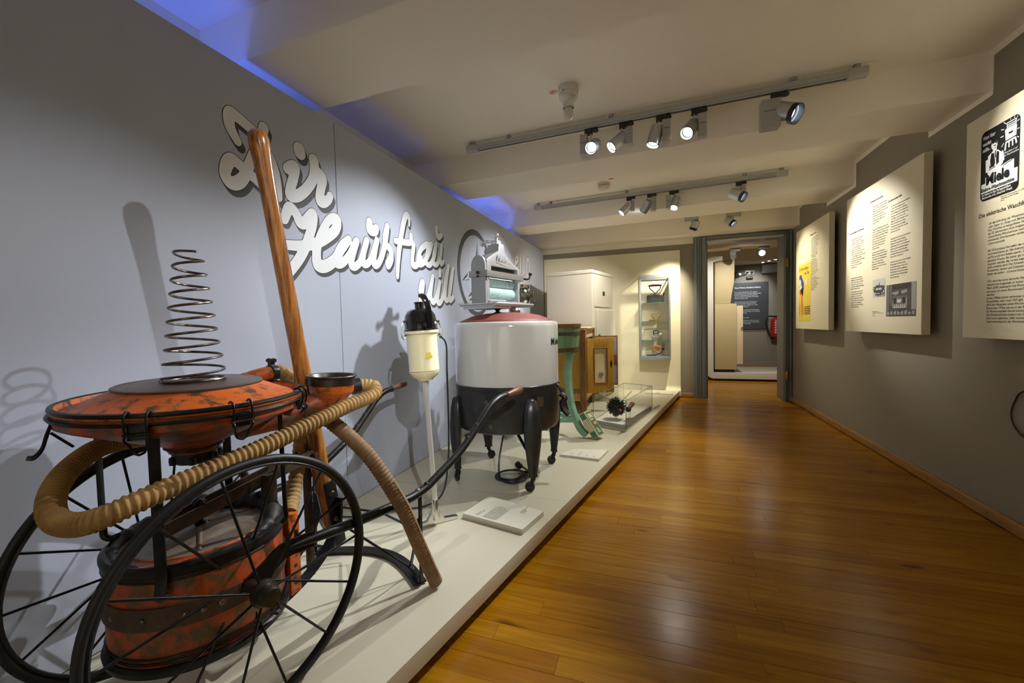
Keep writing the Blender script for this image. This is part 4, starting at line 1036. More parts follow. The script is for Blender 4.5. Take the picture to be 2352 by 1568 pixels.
# corners in order: left of reader, right of reader, then the two behind (text reads from the aisle)
plaque([(-.547, 1.663), (-.504, 1.858), (-.818, 1.949), (-.860, 1.731)], .024, 'ivory text board lying in front of the cream stick vacuum cleaner',
       [('Rundtonnen-\nstaubsauger, 1905', .015, .255, .0085), ('Elektrischer Handstaubsauger mit\nBehälter, um 1930. Das Gerät wurde\nauf dem Handwagen von Haus zu Haus\ngefahren. Der Blasebalg wird mit dem\nlangen Hebel von Hand bewegt, der\nStaub sammelt sich im Kessel. Erst mit\ndem Stromnetz zieht der handliche\nStaubsauger in die Wohnung ein.\nDie Hausfrau spart Zeit und Kraft.', .015, .215, .0082), ('Elektro-Waschmaschine\nmit Wringer\num 1935', .13, .085, .0082)])
plaque([(-.357, 2.706), (-.321, 2.919), (-.550, 2.891), (-.625, 2.738)], .015, 'smaller ivory text board beside the washing machine near the plinth edge',
       [('Bottich-\nwaschmaschine', .02, .20, .0075), ('Holzbottich mit Handantrieb\nund Drehkreuz, um 1905', .02, .15, .0075), ('Waschmittel\num 1950', .02, .095, .0075), ('Eisschrank\num 1920', .02, .045, .0075)])
plaque([(-.037, 4.458), (.030, 4.690), (-.05, 4.70), (-.09, 4.47)], .012, 'small ivory text board on the plinth behind the low glass case', [])
plaque([(.187, 5.389), (.166, 5.653), (-.125, 5.66), (-.135, 5.423)], .012, 'ivory text board in the far plinth corner below the glass cabinet', [('Bügeleisen mit Holzkohle\nBügeleisen aus Messing\nReisebügeleisen\nElektrisches Bügeleisen', .02, .19, .014)])

# ------------------------------------------------------------------ green wooden washing tub on curved legs
TX, TY = -.88, 3.33
gt = thing('wooden_washtub', 'worn green stave-built washtub with rusty hoops on curved mint green legs', 'washtub', (TX, TY, .10))
K = 26
def tr_(z): return .282 + (z - .76) * .11
for k in range(K):
    t0, t1 = 2 * PI * (k + .02) / K, 2 * PI * (k + .98) / K
    vs = []
    for z in (.765, .990 + .002 * math.sin(k * 2.1)):
        for r, t in ((tr_(z), t0), (tr_(z), (t0 + t1) / 2), (tr_(z), t1), (tr_(z) - .018, t1), (tr_(z) - .018, t0)): vs.append((TX + r * math.cos(t), TY + r * math.sin(t), z))
    G().add(vs, [[4, 3, 2, 1, 0], [5, 6, 7, 8, 9]] + [[i, (i + 1) % 5, 5 + (i + 1) % 5, 5 + i] for i in range(5)]).build('stave', M_GREEN, gt, smooth=0)
for z, h, m in ((.775, .034, M_HOOP), (.905, .026, M_HOOP), (.962, .030, M_PINED)):
    G().lathe([(tr_(z) + .0005, z), (tr_(z) + .004, z), (tr_(z + h) + .004, z + h), (tr_(z + h) + .0005, z + h)], (TX, TY, 0), (0, 0, 1), 52, close=False).build('hoop', m, gt)
G().lathe([(.001, .785), (.265, .785), (.265, .80), (.001, .80)], (TX, TY, 0), (0, 0, 1), 40).build('tub_bottom', M_GREEN, gt)
for fx, fy in ((-.509, 3.223), (-1.139, 3.034), (-.98, 3.70)):
    d = Vector((fx - TX, fy - TY, 0)); rf = d.length; d.normalize(); s = Vector((-d.y, d.x, 0))
    path = [(.262, .80), (.235, .70), (.225, .58), (.232, .46), (.250, .35), (.283, .25), (.325, .172), (rf - .010, .126)]
    g = G(); g.strip(spline([Vector((TX, TY, z)) + d * r for r, z in path], 6), .055, .040, s)
    g.build('leg', M_GRNLEG, gt, smooth=40, bevel=.003)
for a, b in (((-.60, 3.25), (-1.07, 3.10)), ((-.60, 3.27), (-.96, 3.60)), ((-1.07, 3.10), (-.96, 3.60))):
    G().strip([(a[0], a[1], .235), (b[0], b[1], .235)], .035, .022, (0, 0, 1)).build('stretcher', M_GRNLEG, gt, smooth=0, bevel=.002)

# soap powder packet leaning on the tub's leg
u = Vector((.32, .95, 0)).normalized(); w = Vector((.95, -.32, 0)).normalized()
tl = math.radians(32); upv = (Vector((0, 0, 1)) * math.cos(tl) - u * math.sin(tl) * .2 - w * math.sin(tl) * .98).normalized()
th = u.cross(upv).normalized()            # towards the aisle
o3 = Vector((-.418, 3.180, .1015))
bx, bh, bd = .100, .215, .058
pk = thing('soap_powder_packet', 'green and cream soap powder packet leaning against the mint green leg', 'packet', (o3.x, o3.y, .10))
ex = u; 
low = min(0, (-th * bd).z)
o3 = o3 + Vector((0, 0, -low))
g = G(); P = [o3, o3 + ex * bx, o3 + ex * bx + upv * bh, o3 + upv * bh]; P2 = [p - th * bd for p in P]
g.add(P + P2, [[0, 1, 2, 3], [7, 6, 5, 4]] + [[i, (i + 1) % 4, 4 + (i + 1) % 4, 4 + i] for i in range(4)])
g.build('carton', M_CARD, pk, smooth=0)
g = G(); F = lambda a, b, c, d: g.flat([(a, c), (b, c), (b, d), (a, d)], o3, ex, upv, .0008)
F(.008, bx - .008, .008, bh - .008); g.build('front_print', M_GREENP, pk, smooth=0)
g = G(); 
for a0, a1, b0, b1 in ((.02, .08, .155, .190), (.02, .07, .135, .147)): g.flat([(a0, b0), (a1, b0), (a1, b1), (a0, b1)], o3, ex, upv, .0016)
g.build('pale_lettering', M_CARD, pk, smooth=0)
g = G(); g.flat([(.058 + .025 * math.cos(2 * PI * k / 24), .108 + .022 * math.sin(2 * PI * k / 24)) for k in range(24)], o3, ex, upv, .0016); g.build('red_disc', M_REDP, pk, smooth=0)
g = G(); g.flat([(.040, .100), (.076, .100), (.076, .116), (.040, .116)], o3, ex, upv, .0022); g.build('disc_band', M_CARD, pk, smooth=0)
g = G()
for k in range(3): g.flat([(.034, .030 + .014 * k), (.072 - .006 * k, .030 + .014 * k), (.072 - .006 * k, .039 + .014 * k), (.034, .039 + .014 * k)], o3, ex, upv, .0016)
g.build('small_print', M_CARD, pk, smooth=0)
g = G(); e2 = -th                                   # narrow side facing the camera
def side(a, b, c, d, m, nm, l): 
    k = G(); q0 = o3 - th * bd
    k.flat([(a, c), (b, c), (b, d), (a, d)], q0, th, upv, l); k.build(nm, m, pk, smooth=0)
side(.006, bd - .006, .006, bh - .006, M_GREENP, 'side_print', .0008); side(.008, bd - .008, .055, .160, M_CARD, 'side_panel', .0014)

# ------------------------------------------------------------------ ochre wooden ice cabinet with open doors
ic = thing('wooden_ice_cabinet', 'ochre painted wooden ice chest on turned feet, both zinc-lined doors open', 'cabinet', (-.93, 4.4, .10))
x0, x1, y0, y1 = -1.25, -.66, 4.10, 4.74
g = G(); t = .02
g.box((x0, y0, .245), (x1 - .012, y0 + t, .92)); g.box((x0, y1 - t, .245), (x1 - .012, y1, .92)); g.box((x0, y0 + t, .245), (x0 + t, y1 - t, .92))
g.box((x0, y0, .225), (x1, y1, .25)); g.box((x0, y0, .90), (x1 - .03, y1, .925))
body = g.build('carcass', M_PINE, ic, bevel=.002)
G().box((x0 + .03, y0 + .03, .255), (x1 - .04, y1 - .03, .895)).build('zinc_lining', M_ZINC, body, smooth=0)
for (a, b) in ((x1 - .055, y0 - .012), (x1 - .055, y1 - .045), (x0 - .01, y0 - .012), (x0 - .01, y1 - .045)):
    p = G().rbox((a, b, .232), (a + .062, b + .060, .935), .006).build('corner_post', M_PINED, ic)
    cx_, cy_ = a + .031, b + .030
    G().lathe([(.022, .1005), (.030, .15), (.034, .19), (.030, .205), (.034, .212), (.034, .226), (.026, .233)], (cx_, cy_, 0), (0, 0, 1), 18, close=True).build('turned_foot', M_PINED, ic)
G().box((x0 + .05, y0 - .006, .30), (x1 - .06, y0 + .004, .345)).build('lower_rail', M_PINED, body, bevel=.002)
G().box((x0 + .05, y0 - .006, .86), (x1 - .06, y0 + .004, .92)).build('upper_rail', M_PINED, body, bevel=.002)
g = G(); g.rbox((x0 + .2, y0 + .05, .936), (x1 + .018, y1 + .01, .955), .008); g.rbox((x0 + .21, y0 + .06, .915), (x1 + .004, y1, .936), .004); g.rbox((x0 + .22, y0 + .07, .845), (x1 - .010, y1 - .01, .916), .006)
g.build('cornice', M_PINEC, ic, label='cream moulded cornice')
# near door, swung out towards the aisle
hd = Vector((x1 + .012, y0 + .030, 0)); dd = Vector((.86, .50, 0)).normalized(); dn = Vector((dd.y, -dd.x, 0))
fr = Matrix((dd, -dn, Vector((0, 0, 1)))).transposed().to_4x4(); fr.translation = hd
W = .285; z0, z1 = .300, .842
g = G(fr); g.box((0, 0, z0), (.075, .026, z1)); g.box((W - .070, 0, z0), (W, .026, z1)); g.box((.075, 0, z0), (W - .070, .026, z0 + .10)); g.box((.075, 0, z1 - .10), (W - .070, .026, z1))
dr = g.build('door', M_PINE, ic, bevel=.002)
g = G(fr); g.box((.073, .010, z0 + .098), (W - .068, .018, z1 - .098)); g.build('door_panel', M_PINEC, dr, smooth=0, label='cream inset panel')
g = G(fr)
for a, b, c, d in ((.072, W - .067, z0 + .092, z0 + .102), (.072, W - .067, z1 - .102, z1 - .092), (.072, .080, z0 + .095, z1 - .095), (W - .075, W - .067, z0 + .095, z1 - .095)): g.rbox((a, -.006, c), (b, .012, d), .002, 'y')
g.build('panel_moulding', M_PINED, dr)
g = G(fr); g.lathe([(.026, 0), (.026, .006), (.018, .008), (.018, .003), (.009, .003), (.009, .010), (.001, .010)], (.150, .010, z0 + .185), (0, -1, 0), 24); g.build('vent', M_ALU, dr)
g = G(fr); g.prism([(0, -.042), (.008, -.012), (.011, 0), (.008, .012), (0, .042), (-.008, .012), (-.011, 0), (-.008, -.012)], (W - .03, 0, .585), (1, 0, 0), (0, 0, 1), .004); g.build('keyhole_plate', M_IRON, dr)
# far door seen from its zinc-lined inside
hd = Vector((x1 + .012, y1 - .02, 0)); dd = Vector((.97, .10, 0)).normalized(); fr = Matrix((dd, Vector((-dd.y, dd.x, 0)), Vector((0, 0, 1)))).transposed().to_4x4(); fr.translation = hd
g = G(fr); g.box((0, 0, .300), (.245, .028, .850)); d2 = g.build('door', M_PINED, ic, bevel=.002)
g = G(fr); g.box((.012, -.012, .318), (.230, .001, .832)); g.build('door_lining', M_ZINC, d2, bevel=.002)
g = G(fr); g.box((.195, -.016, .53), (.240, .001, .64)); g.build('lock_case', M_GRIP, d2, bevel=.002)
g = G(fr); g.ball((.05, .01, .856), .010, 12, 8); g.build('latch_knob', M_IRON, d2)

# ------------------------------------------------------------------ tall off-white cabinet behind it
A = Vector((-1.247, 4.917, 0)); Bc = Vector((-.678, 4.783, 0)); ax_ = (Bc - A).normalized(); ay_ = Vector((-ax_.y, ax_.x, 0))
fr = Matrix((ax_, ay_, Vector((0, 0, 1)))).transposed().to_4x4(); fr.translation = A
wc = thing('tall_white_cabinet', 'tall plain off-white lacquered metal cabinet with key lock, behind the wooden ice chest', 'cabinet', (-.95, 5.15, .10))
W, D, HT = (Bc - A).length, .70, 1.60
g = G(fr); g.rbox((0, 0, .1005), (W, D, HT - .045), .012); cb = g.build('cabinet_body', M_WHITEC, wc)
g = G(fr); g.rbox((-.006, -.006, HT - .045), (W + .006, D + .006, HT), .016); g.build('cabinet_top', M_WHITEC, wc)
g = G(fr); g.rbox((W - .002, .05, 1.18), (W + .012, D - .04, HT - .085), .004); g.build('upper_door', M_WHITEC, wc)
g = G(fr); g.rbox((W - .002, .08, .16), (W + .034, D - .02, 1.14), .006); g.build('lower_door', M_WHITEC, wc)
g = G(fr); g.box((W + .010, .30, 1.315), (W + .017, .36, 1.365)); g.build('lock', M_BLACK, wc)

# ------------------------------------------------------------------ low glass case with two brushes
C1, C2, C3 = Vector((-.239, 3.492, 0)), Vector((-.523, 3.633, 0)), Vector((-.044, 4.353, 0))
C4 = C2 + (C3 - C1)
ux = (C1 - C2).normalized(); uy = (C3 - C1).normalized()
gc = thing('low_glass_case', 'low glass display case on a white tray standing at the plinth edge', 'display case', (C1.x, C1.y, .10))
def quad(a, b, c, d, z0, z1, m, name, ins=0.0, parent=gc, bev=0.0):
    cen = (a + b + c + d) / 4
    P = [p + (cen - p).normalized() * ins for p in (a, b, c, d)]
    g = G(); V = [Vector((p.x, p.y, z)) for z in (z0, z1) for p in P]
    g.add(V, [[3, 2, 1, 0], [4, 5, 6, 7]] + [[i, (i + 1) % 4, 4 + (i + 1) % 4, 4 + i] for i in range(4)])
    return g.build(name, m, parent, smooth=0, bevel=bev)
quad(C1, C3, C4, C2, .1005, .118, M_PLINTH, 'tray', .0, bev=.002)
quad(C1, C3, C4, C2, .120, .150, M_FRAMEM, 'case_base', .012, bev=.001)
quad(C1, C3, C4, C2, .150, .153, M_PLAQUE, 'case_floor', .012)
corners = [C1, C3, C4, C2]
for a, b in zip(corners, corners[1:] + corners[:1]):
    g = G(); g.add([(a.x, a.y, .119), (b.x, b.y, .119), (b.x, b.y, .357), (a.x, a.y, .357)], [[0, 1, 2, 3]]); g.build('glass_pane', M_GLASS, gc, smooth=0)
    g = G(); g.tube([(a.x, a.y, .119), (a.x, a.y, .358)], .0022, 6); g.tube([(a.x, a.y, .358), (b.x, b.y, .358)], .0022, 6); g.build('glass_edge', M_GEDGE, gc)
g = G(); g.add([(p.x, p.y, .358) for p in corners], [[0, 1, 2, 3]]); g.build('glass_top', M_GLASS, gc, smooth=0)
# feather duster
fc = Vector((-.335, 3.72, .262))
fd = thing('feather_duster', 'round black feather duster with a stick handle inside the low glass case', 'duster', (fc.x, fc.y, .153))
hdir = Vector((.12, .55, .07)).normalized()
g = G(); random.seed(11)
for k in range(420):
    v = Vector((random.gauss(0, 1), random.gauss(0, 1), random.gauss(0, 1))).normalized()
    if v.dot(hdir) > .55: continue
    L_ = .074 + random.uniform(0, .018); s = v.orthogonal().normalized(); s = (s * math.cos(k) + v.cross(s) * math.sin(k))
    b = fc + v * .012; m_ = fc + v * L_ * .7; e = fc + v * L_
    if e.z < .157: e.z = .157
    if m_.z < .160: m_.z = .160
    g.add([b, m_ + s * .0075, e + s * .002, e - s * .002, m_ - s * .0075], [[0, 1, 2, 3, 4]])
fo = g.build('feathers', mat('black_feather', (0.02, 0.018, 0.017), .8, col2=(0.06, 0.05, 0.045), scale=40), fd, smooth=0, label='black and dark grey feathers'); fo['kind'] = 'stuff'
g = G(); g.tube([fc + hdir * .03, fc + hdir * .48], .006, 10); g.build('handle', M_PINED, fd)
g = G(); g.ball(fc, .035, 14, 10); g.build('core', M_GREENP, fd)
g = G(); vv = Vector((.45, -.85, -.18)).normalized(); g.lathe([(.010, .0), (.013, .010), (.006, .016), (.001, .016)], fc + vv * .075 , vv, 12); g.build('red_label', M_REDP, fd)
g = G(); g.tube([(fc.x, fc.y, .154), (fc.x, fc.y, .235)], .003, 8); g.tube([fc + hdir * .30, Vector((fc.x, fc.y, .154)) + Vector((hdir.x, hdir.y, 0)) * .30], .003, 8)
g.build('stand_wire', M_CHROME, fd)
# short brush with a turned handle
bc = Vector((-.232, 3.66, .250)); bd_ = Vector((.10, .52, .085)).normalized()
hb = thing('hand_brush', 'short brown turned-handle brush with black tip on a stand, right in the low glass case', 'brush', (-.225, 3.70, .153))
g = G(); g.lathe([(.010, -.01), (.021, 0), (.023, .014), (.020, .03), (.010, .034)], bc, bd_, 18); g.build('bristles', M_BLACK, hb)
g = G(); g.lathe([(.010, .032), (.016, .036), (.012, .05), (.014, .075), (.018, .085), (.013, .095), (.019, .125), (.022, .145), (.016, .160), (.001, .164)], bc, bd_, 20); g.build('handle', M_GRIP, hb)
g = G(); p = bc + bd_ * .07; g.tube([(p.x, p.y, .154), (p.x, p.y, p.z - .010)], .003, 8); g.build('stand_wire', M_CHROME, hb)

# ------------------------------------------------------------------ glass wall cabinet with four irons
vx0, vx1, vz0, vz1, vy0, vy1 = -.208, .178, .485, 1.606, 5.640, 5.7945
VS = 5.66
# the cabinet stands proud of the panel; its front opening is scaled to its own depth
k_ = vy0 / 5.78
vx0, vx1 = vx0 * k_, vx1 * k_; vz0, vz1 = 1 + (vz0 - 1) * k_, 1 + (vz1 - 1) * k_
wcb = thing('glass_wall_cabinet', 'narrow upright glass cabinet with metal frame on the ivory end panel', 'display cabinet', ((vx0 + vx1) / 2, 5.79, vz0))
g = G()
g.box((vx0, vy0, vz1 - .055), (vx1, vy0 + .022, vz1)); g.box((vx0, vy1 - .012, vz1 - .055), (vx1, vy1, vz1)); g.box((vx0, vy0, vz0), (vx1, vy1, vz0 + .055))
for x in (vx0, vx1 - .012): g.box((x, vy0 + .022, vz1 - .012), (x + .012, vy1 - .012, vz1))
for x in (vx0, vx1 - .022): g.box((x, vy0, vz0 + .05), (x + .022, vy0 + .022, vz1 - .05)); g.box((x, vy1 - .012, vz0 + .05), (x + .022, vy1, vz1 - .05))
g.build('cabinet_frame', M_FRAMEM, wcb, bevel=.001)
g = G(); g.add([(vx0 + .02, vy0 + .004, vz0 + .05), (vx1 - .02, vy0 + .004, vz0 + .05), (vx1 - .02, vy0 + .004, vz1 - .05), (vx0 + .02, vy0 + .004, vz1 - .05)], [[0, 1, 2, 3]]); g.build('front_pane', M_GLASS, wcb, smooth=0)
for x in (vx0 + .003, vx1 - .003):
    g = G(); g.add([(x, vy0 + .02, vz0 + .05), (x, vy1 - .01, vz0 + .05), (x, vy1 - .01, vz1 - .05), (x, vy0 + .02, vz1 - .05)], [[0, 1, 2, 3]]); g.build('side_pane', M_GLASS, wcb, smooth=0)
ZS = [vz0 + .055, .757, 1.000, 1.235]
for z in ZS[1:]:
    g = G(); g.box((vx0 + .024, vy0 + .012, z - .006), (vx1 - .024, vy1 - .006, z)); s = g.build('glass_shelf', M_GLASS, wcb, smooth=0)
    g = G(); g.box((vx0 + .024, vy0 + .010, z - .0062), (vx1 - .024, vy0 + .0122, z + .0002)); g.build('shelf_edge', M_GEDGE, wcb, smooth=0)
yc = (vy0 + vy1) / 2 + .005
def iron_thing(label, z): return thing('flat_iron', label, 'iron', ((vx0 + vx1) / 2, yc, z), 'irons in the glass wall cabinet')
# charcoal iron
z = ZS[3]; it = iron_thing('big black charcoal iron with wooden handle, topmost shelf of the glass cabinet', z)
g = G(); g.prism([(-.105, -.040), (.080, -.045), (.100, -.035), (.100, .035), (.080, .045), (-.105, .040), (-.125, 0)], (.0, yc, z + .0005), (1, 0, 0), (0, 1, 0), .008)
g.prism([(-.095, -.036), (.092, -.038), (.092, .038), (-.095, .036), (-.112, 0)], (.0, yc, z + .008), (1, 0, 0), (0, 1, 0), .085)
ib = g.build('iron_box', M_BLACK, it, bevel=.002)
g = G()
for k in range(7): g.box((-.095 + .026 * k, yc - .0375, z + .088), (-.083 + .026 * k, yc - .034, z + .100))
g.tube([(.088, yc, z + .09), (.095, yc, z + .125)], .010, 10); g.build('crenels', M_IRON, ib)
g = G(); g.tube(spline([(-.045, yc, z + .093), (-.020, yc, z + .115), (-.025, yc, z + .140), (-.072, yc, z + .185), (-.078, yc, z + .215)], 6), .006, 8); g.tube(spline([(.010, yc, z + .093), (-.005, yc, z + .118), (.015, yc, z + .140), (.052, yc, z + .180), (.058, yc, z + .215)], 6), .006, 8); g.build('handle_bracket', M_IRON, it)
g = G(); g.tube([(-.092, yc, z + .220), (-.04, yc, z + .224), (.02, yc, z + .224), (.072, yc, z + .220)], [.011, .014, .014, .011], 14); g.build('handle', M_GRIP, it)
g = G()
for k in range(3): g.flat([(-.055 + .05 * k + .016 * math.cos(t * PI / 4), .04 + .013 * math.sin(t * PI / 4)) for t in range(8)], (0, yc - .0372, z + .006), (1, 0, 0), (0, 0, 1), .001)
g.build('air_hole', M_DARK, ib, smooth=0)
# brass iron
z = ZS[2]; it = iron_thing('slim brass iron with an open loop handle, second shelf of the glass cabinet', z)
g = G(); g.prism([(-.070, -.030), (.070, -.034), (.076, 0), (.070, .034), (-.070, .030), (-.085, 0)], (-.005, yc, z + .0005), (1, 0, 0), (0, 1, 0), .016); g.build('sole', M_BRASS, it, bevel=.002)
g = G(); g.tube(spline([(-.030, yc, z + .015), (-.026, yc, z + .035), (-.050, yc, z + .060), (-.058, yc, z + .080), (-.040, yc, z + .092), (.0, yc, z + .095), (.040, yc, z + .092), (.058, yc, z + .078), (.048, yc, z + .058), (.022, yc, z + .035), (.024, yc, z + .015)], 6), .005, 8); g.build('loop_handle', M_BRASS, it)
# spirit iron
z = ZS[1]; it = iron_thing('small metal travel iron with dark handle on its stand, third shelf of the glass cabinet', z)
g = G(); g.box((-.055, yc - .03, z + .018), (.060, yc + .03, z + .024)); 
for a in (-.05, .0, .05): g.tube([(a, yc - .025, z), (a, yc - .025, z + .02)], .003, 6); g.tube([(a, yc + .025, z), (a, yc + .025, z + .02)], .003, 6)
g.build('iron_stand', M_BRASS, it)
g = G(); g.prism([(-.048, -.026), (.030, -.028), (.030, .028), (-.048, .026), (-.060, 0)], (0, yc, z + .025), (1, 0, 0), (0, 1, 0), .020); g.prism([(-.035, -.018), (.020, -.02), (.020, .02), (-.035, .018)], (0, yc, z + .045), (1, 0, 0), (0, 1, 0), .018); g.lathe([(.004, -.028), (.022, -.02), (.024, 0), (.022, .02), (.004, .028)], (.052, yc, z + .062), (0, 1, 0), 16); g.build('iron_body', M_ALU, it, bevel=.001)
g = G(); g.tube(spline([(-.030, yc, z + .060), (-.032, yc, z + .095), (-.030, yc, z + .115), (.020, yc, z + .118), (.028, yc, z + .105), (.020, yc, z + .088), (-.022, yc, z + .082)], 5), .007, 8); g.build('handle', M_BLACK, it)
# electric iron
z = ZS[0]; it = iron_thing('orange-handled electric iron with plug and flex at the bottom of the glass cabinet', z)
g = G(); g.prism([(-.10, -.03), (.05, -.036), (.05, .036), (-.10, .03), (-.13, 0)], (.0, yc, z + .0005), (1, 0, 0), (0, 1, 0), .014); g.box((.01, yc - .02, z + .014), (.06, yc + .02, z + .05)); g.build('iron_body', M_ALU, it, bevel=.002)
M_ORANGE = mat('orange_wood', (0.50, 0.19, 0.035), .3)
g = G(); g.tube(spline([(-.055, yc, z + .105), (-.040, yc, z + .120), (.0, yc, z + .122), (.045, yc, z + .110), (.055, yc, z + .085), (.035, yc, z + .055), (.0, yc, z + .050), (-.030, yc, z + .070), (-.040, yc, z + .105)], 6), .010, 10); g.build('handle', M_ORANGE, it)
g = G(); g.ball((.082, yc, z + .09), .020, 12, 8, .9, .8, 1.2); g.tube(spline([(.095, yc, z + .115), (.100, yc, z + .150), (.085, yc, z + .155), (.078, yc, z + .12)], 6), .003, 6); g.tube(spline([(.08, yc, z + .07), (.05, yc - .03, z + .035), (-.01, yc - .035, z + .016), (-.08, yc - .03, z + .012), (-.11, yc - .03, z + .008)], 6), [.007] * 25, 8); g.tube([(-.12, yc - .035, z + .008), (-.01, yc - .040, z + .012)], .0085, 8); g.build('flex', M_BLACK, it)

# ------------------------------------------------------------------ ivory text panels on the right wall
UX, UY = Vector((0, -1, 0)), Vector((0, 0, 1))
def panel(y1, y0, label):
    o = thing('text_panel', label, 'panel', (1.47, (y0 + y1) / 2, .885), 'ivory text panels on the right wall')
    G().box((1.45, y0, .885), (1.492, y1, 1.925)).build('board', M_PANEL, o, smooth=0, bevel=.0012)
    G().box((1.492, y0 + .08, .97), (1.5295, y1 - .08, 1.84)).build('wall_batten', M_DARK, o, smooth=0)
    return o
def at(y, z): return Vector((1.45, y, z))
def rect(y1, y0, z0, z1, m, name, parent, lift=.0006):
    g = G(); w = y1 - y0; g.flat([(0, 0), (w, 0), (w, z1 - z0), (0, z1 - z0)], at(y1, z0), UX, UY, lift); return g.build(name, m, parent, smooth=0)
def shape(parent, name, m, y1, z0, sx, sz, polys, lift):
    g = G()
    for k, p in enumerate(polys): g.flat([(a * sx, b * sz) for a, b in p], at(y1, z0), UX, UY, lift + k * .00002)
    return g.build(name, m, parent, smooth=0)
def blob(cx, cy, rx, ry, n=16, a0=0, a1=360): return [(cx + rx * math.cos(math.radians(a0 + (a1 - a0) * k / n)), cy + ry * math.sin(math.radians(a0 + (a1 - a0) * k / n))) for k in range(n)]
def bar(x0, y0, x1, y1, w):
    d = Vector((x1 - x0, y1 - y0)).normalized(); n = (-d.y * w / 2, d.x * w / 2)
    return [(x0 + n[0], y0 + n[1]), (x1 + n[0], y1 + n[1]), (x1 - n[0], y1 - n[1]), (x0 - n[0], y0 - n[1])]

# third (nearest) panel
p3 = panel(2.713, 1.69, 'nearest ivory panel on the right wall, cut by the picture edge, with black rounded poster')
PW, PH, py1, pz0 = .222, .318, 2.612, 1.522
po = [(.10 + .10 * math.cos(math.radians(t)) if False else 0, 0) for t in (0,)]
def rrect(w, h, r, n=6):
    pts = []
    for cx, cy, t0 in ((w - r, h - r, 0), (r, h - r, 90), (r, r, 180), (w - r, r, 270)):
        pts += [(cx + r * math.cos(math.radians(t0 + 90 * k / n)), cy + r * math.sin(math.radians(t0 + 90 * k / n))) for k in range(n + 1)]
    return pts
g = G(); g.flat(rrect(PW, PH, .026), at(py1, pz0), UX, UY, .0006); poster = g.build('poster', M_INK, p3, smooth=0, label='black poster with a man at a washtub in white')
sx, sz = PW, PH
W_ = M_WHITEV
shape(poster, 'white_band', W_, py1, pz0, sx, sz, [[(.03, .115), (.97, .115), (.97, .30), (.88, .30), (.88, .43), (.30, .40), (.14, .33), (.14, .25), (.03, .25)]], .0010)
# tub, man, machine
shape(poster, 'drawing', W_, py1, pz0, sx, sz, [
    [(.14, .20), (.17, .31), (.30, .38), (.55, .41), (.78, .44), (.86, .43), (.85, .30), (.30, .24)],
    blob(.37, .745, .085, .062), [(.33, .70), (.44, .70), (.43, .63), (.35, .63)],
    [(.20, .62), (.33, .665), (.47, .655), (.56, .60), (.58, .50), (.52, .43), (.30, .44), (.22, .52)],
    bar(.19, .58, .20, .40, .10), bar(.20, .395, .50, .425, .07), bar(.56, .60, .60, .46, .09), bar(.60, .47, .50, .43, .06),
    [(.68, .955), (.92, .955), (.92, .885), (.68, .885)],
    [(.64, .86), (.66, .878), (.92, .878), (.93, .86), (.92, .73), (.66, .72)],
    [(.66, .705), (.90, .715), (.90, .69), (.66, .68)],
    bar(.67, .69, .65, .59, .035), bar(.75, .69, .75, .61, .03), bar(.83, .69, .84, .61, .03), bar(.90, .70, .93, .62, .035),
    bar(.60, .985, .67, .945, .012), bar(.78, .99, .775, .965, .012), bar(.88, .99, .86, .965, .012), bar(.95, .975, .93, .955, .012), bar(.94, .90, .985, .915, .012), bar(.94, .80, .99, .80, .012), bar(.94, .70, .985, .68, .012), bar(.54, .90, .62, .885, .012), bar(.53, .80, .61, .80, .012), bar(.56, .66, .62, .70, .012),
], .0013)
shape(poster, 'drawing_lines', M_INK, py1, pz0, sx, sz, [
    [(.31, .795), (.40, .81), (.45, .77), (.44, .745), (.40, .775), (.33, .765)], bar(.36, .735, .42, .733, .012), bar(.385, .695, .415, .697, .01),
    [(.30, .645), (.37, .63), (.40, .50), (.38, .445), (.29, .445), (.27, .55)], [(.45, .64), (.50, .62), (.50, .47), (.44, .45), (.43, .54)], bar(.405, .655, .415, .56, .022),
    [(.70, .94), (.90, .94), (.90, .925), (.70, .925)], [(.70, .91), (.90, .91), (.90, .90), (.70, .90)], bar(.74, .80, .84, .80, .025),
    bar(.62, .40, .84, .425, .008), bar(.66, .43, .80, .44, .008),
    bar(.24, .42, .42, .435, .008)], .0022)
text('Miele', at(py1 - .036, pz0 + .070), UX, UY, .066, M_INK, poster, bold=.0022, lift=.0026, squeeze=.95)
text('Elektro-Waschmaschine', at(py1 - .008, pz0 + .043), UX, UY, .0235, M_INK, poster, bold=.0004, lift=.0026, squeeze=.83)
text('Zu haben in den Fachgeschäften', at(py1 - .010, pz0 + .024), UX, UY, .0150, W_, poster, lift=.0010, squeeze=.88, bold=.0003)
text('Mielewerke A.G. Gütersloh Westf.', at(py1 - .012, pz0 + .010), UX, UY, .0142, W_, poster, lift=.0010, squeeze=.88, bold=.0003)
text('Wenn Vater\nwaschen\nmüßte...', at(py1 - .012, pz0 + .280), UX, UY, .025, W_, poster, lift=.0024, shear=.35, spacing=1.1, squeeze=.60, bold=.0004)
text('Dann käme er auf\ndie Waschmaschine', at(py1 - .140, pz0 + .174), UX, UY, .0120, W_, poster, lift=.0024, shear=.2, squeeze=.85)
text('Plakat der Waschmaschine, um 1930\nAbbildung aus einer Anzeige\nArchiv', at(2.487, 1.512), UX, UY, .0085, M_INK, p3)
text('Die elektrische Waschfrau', at(2.617, 1.449), UX, UY, .0265, M_INK, p3, bold=.0004)
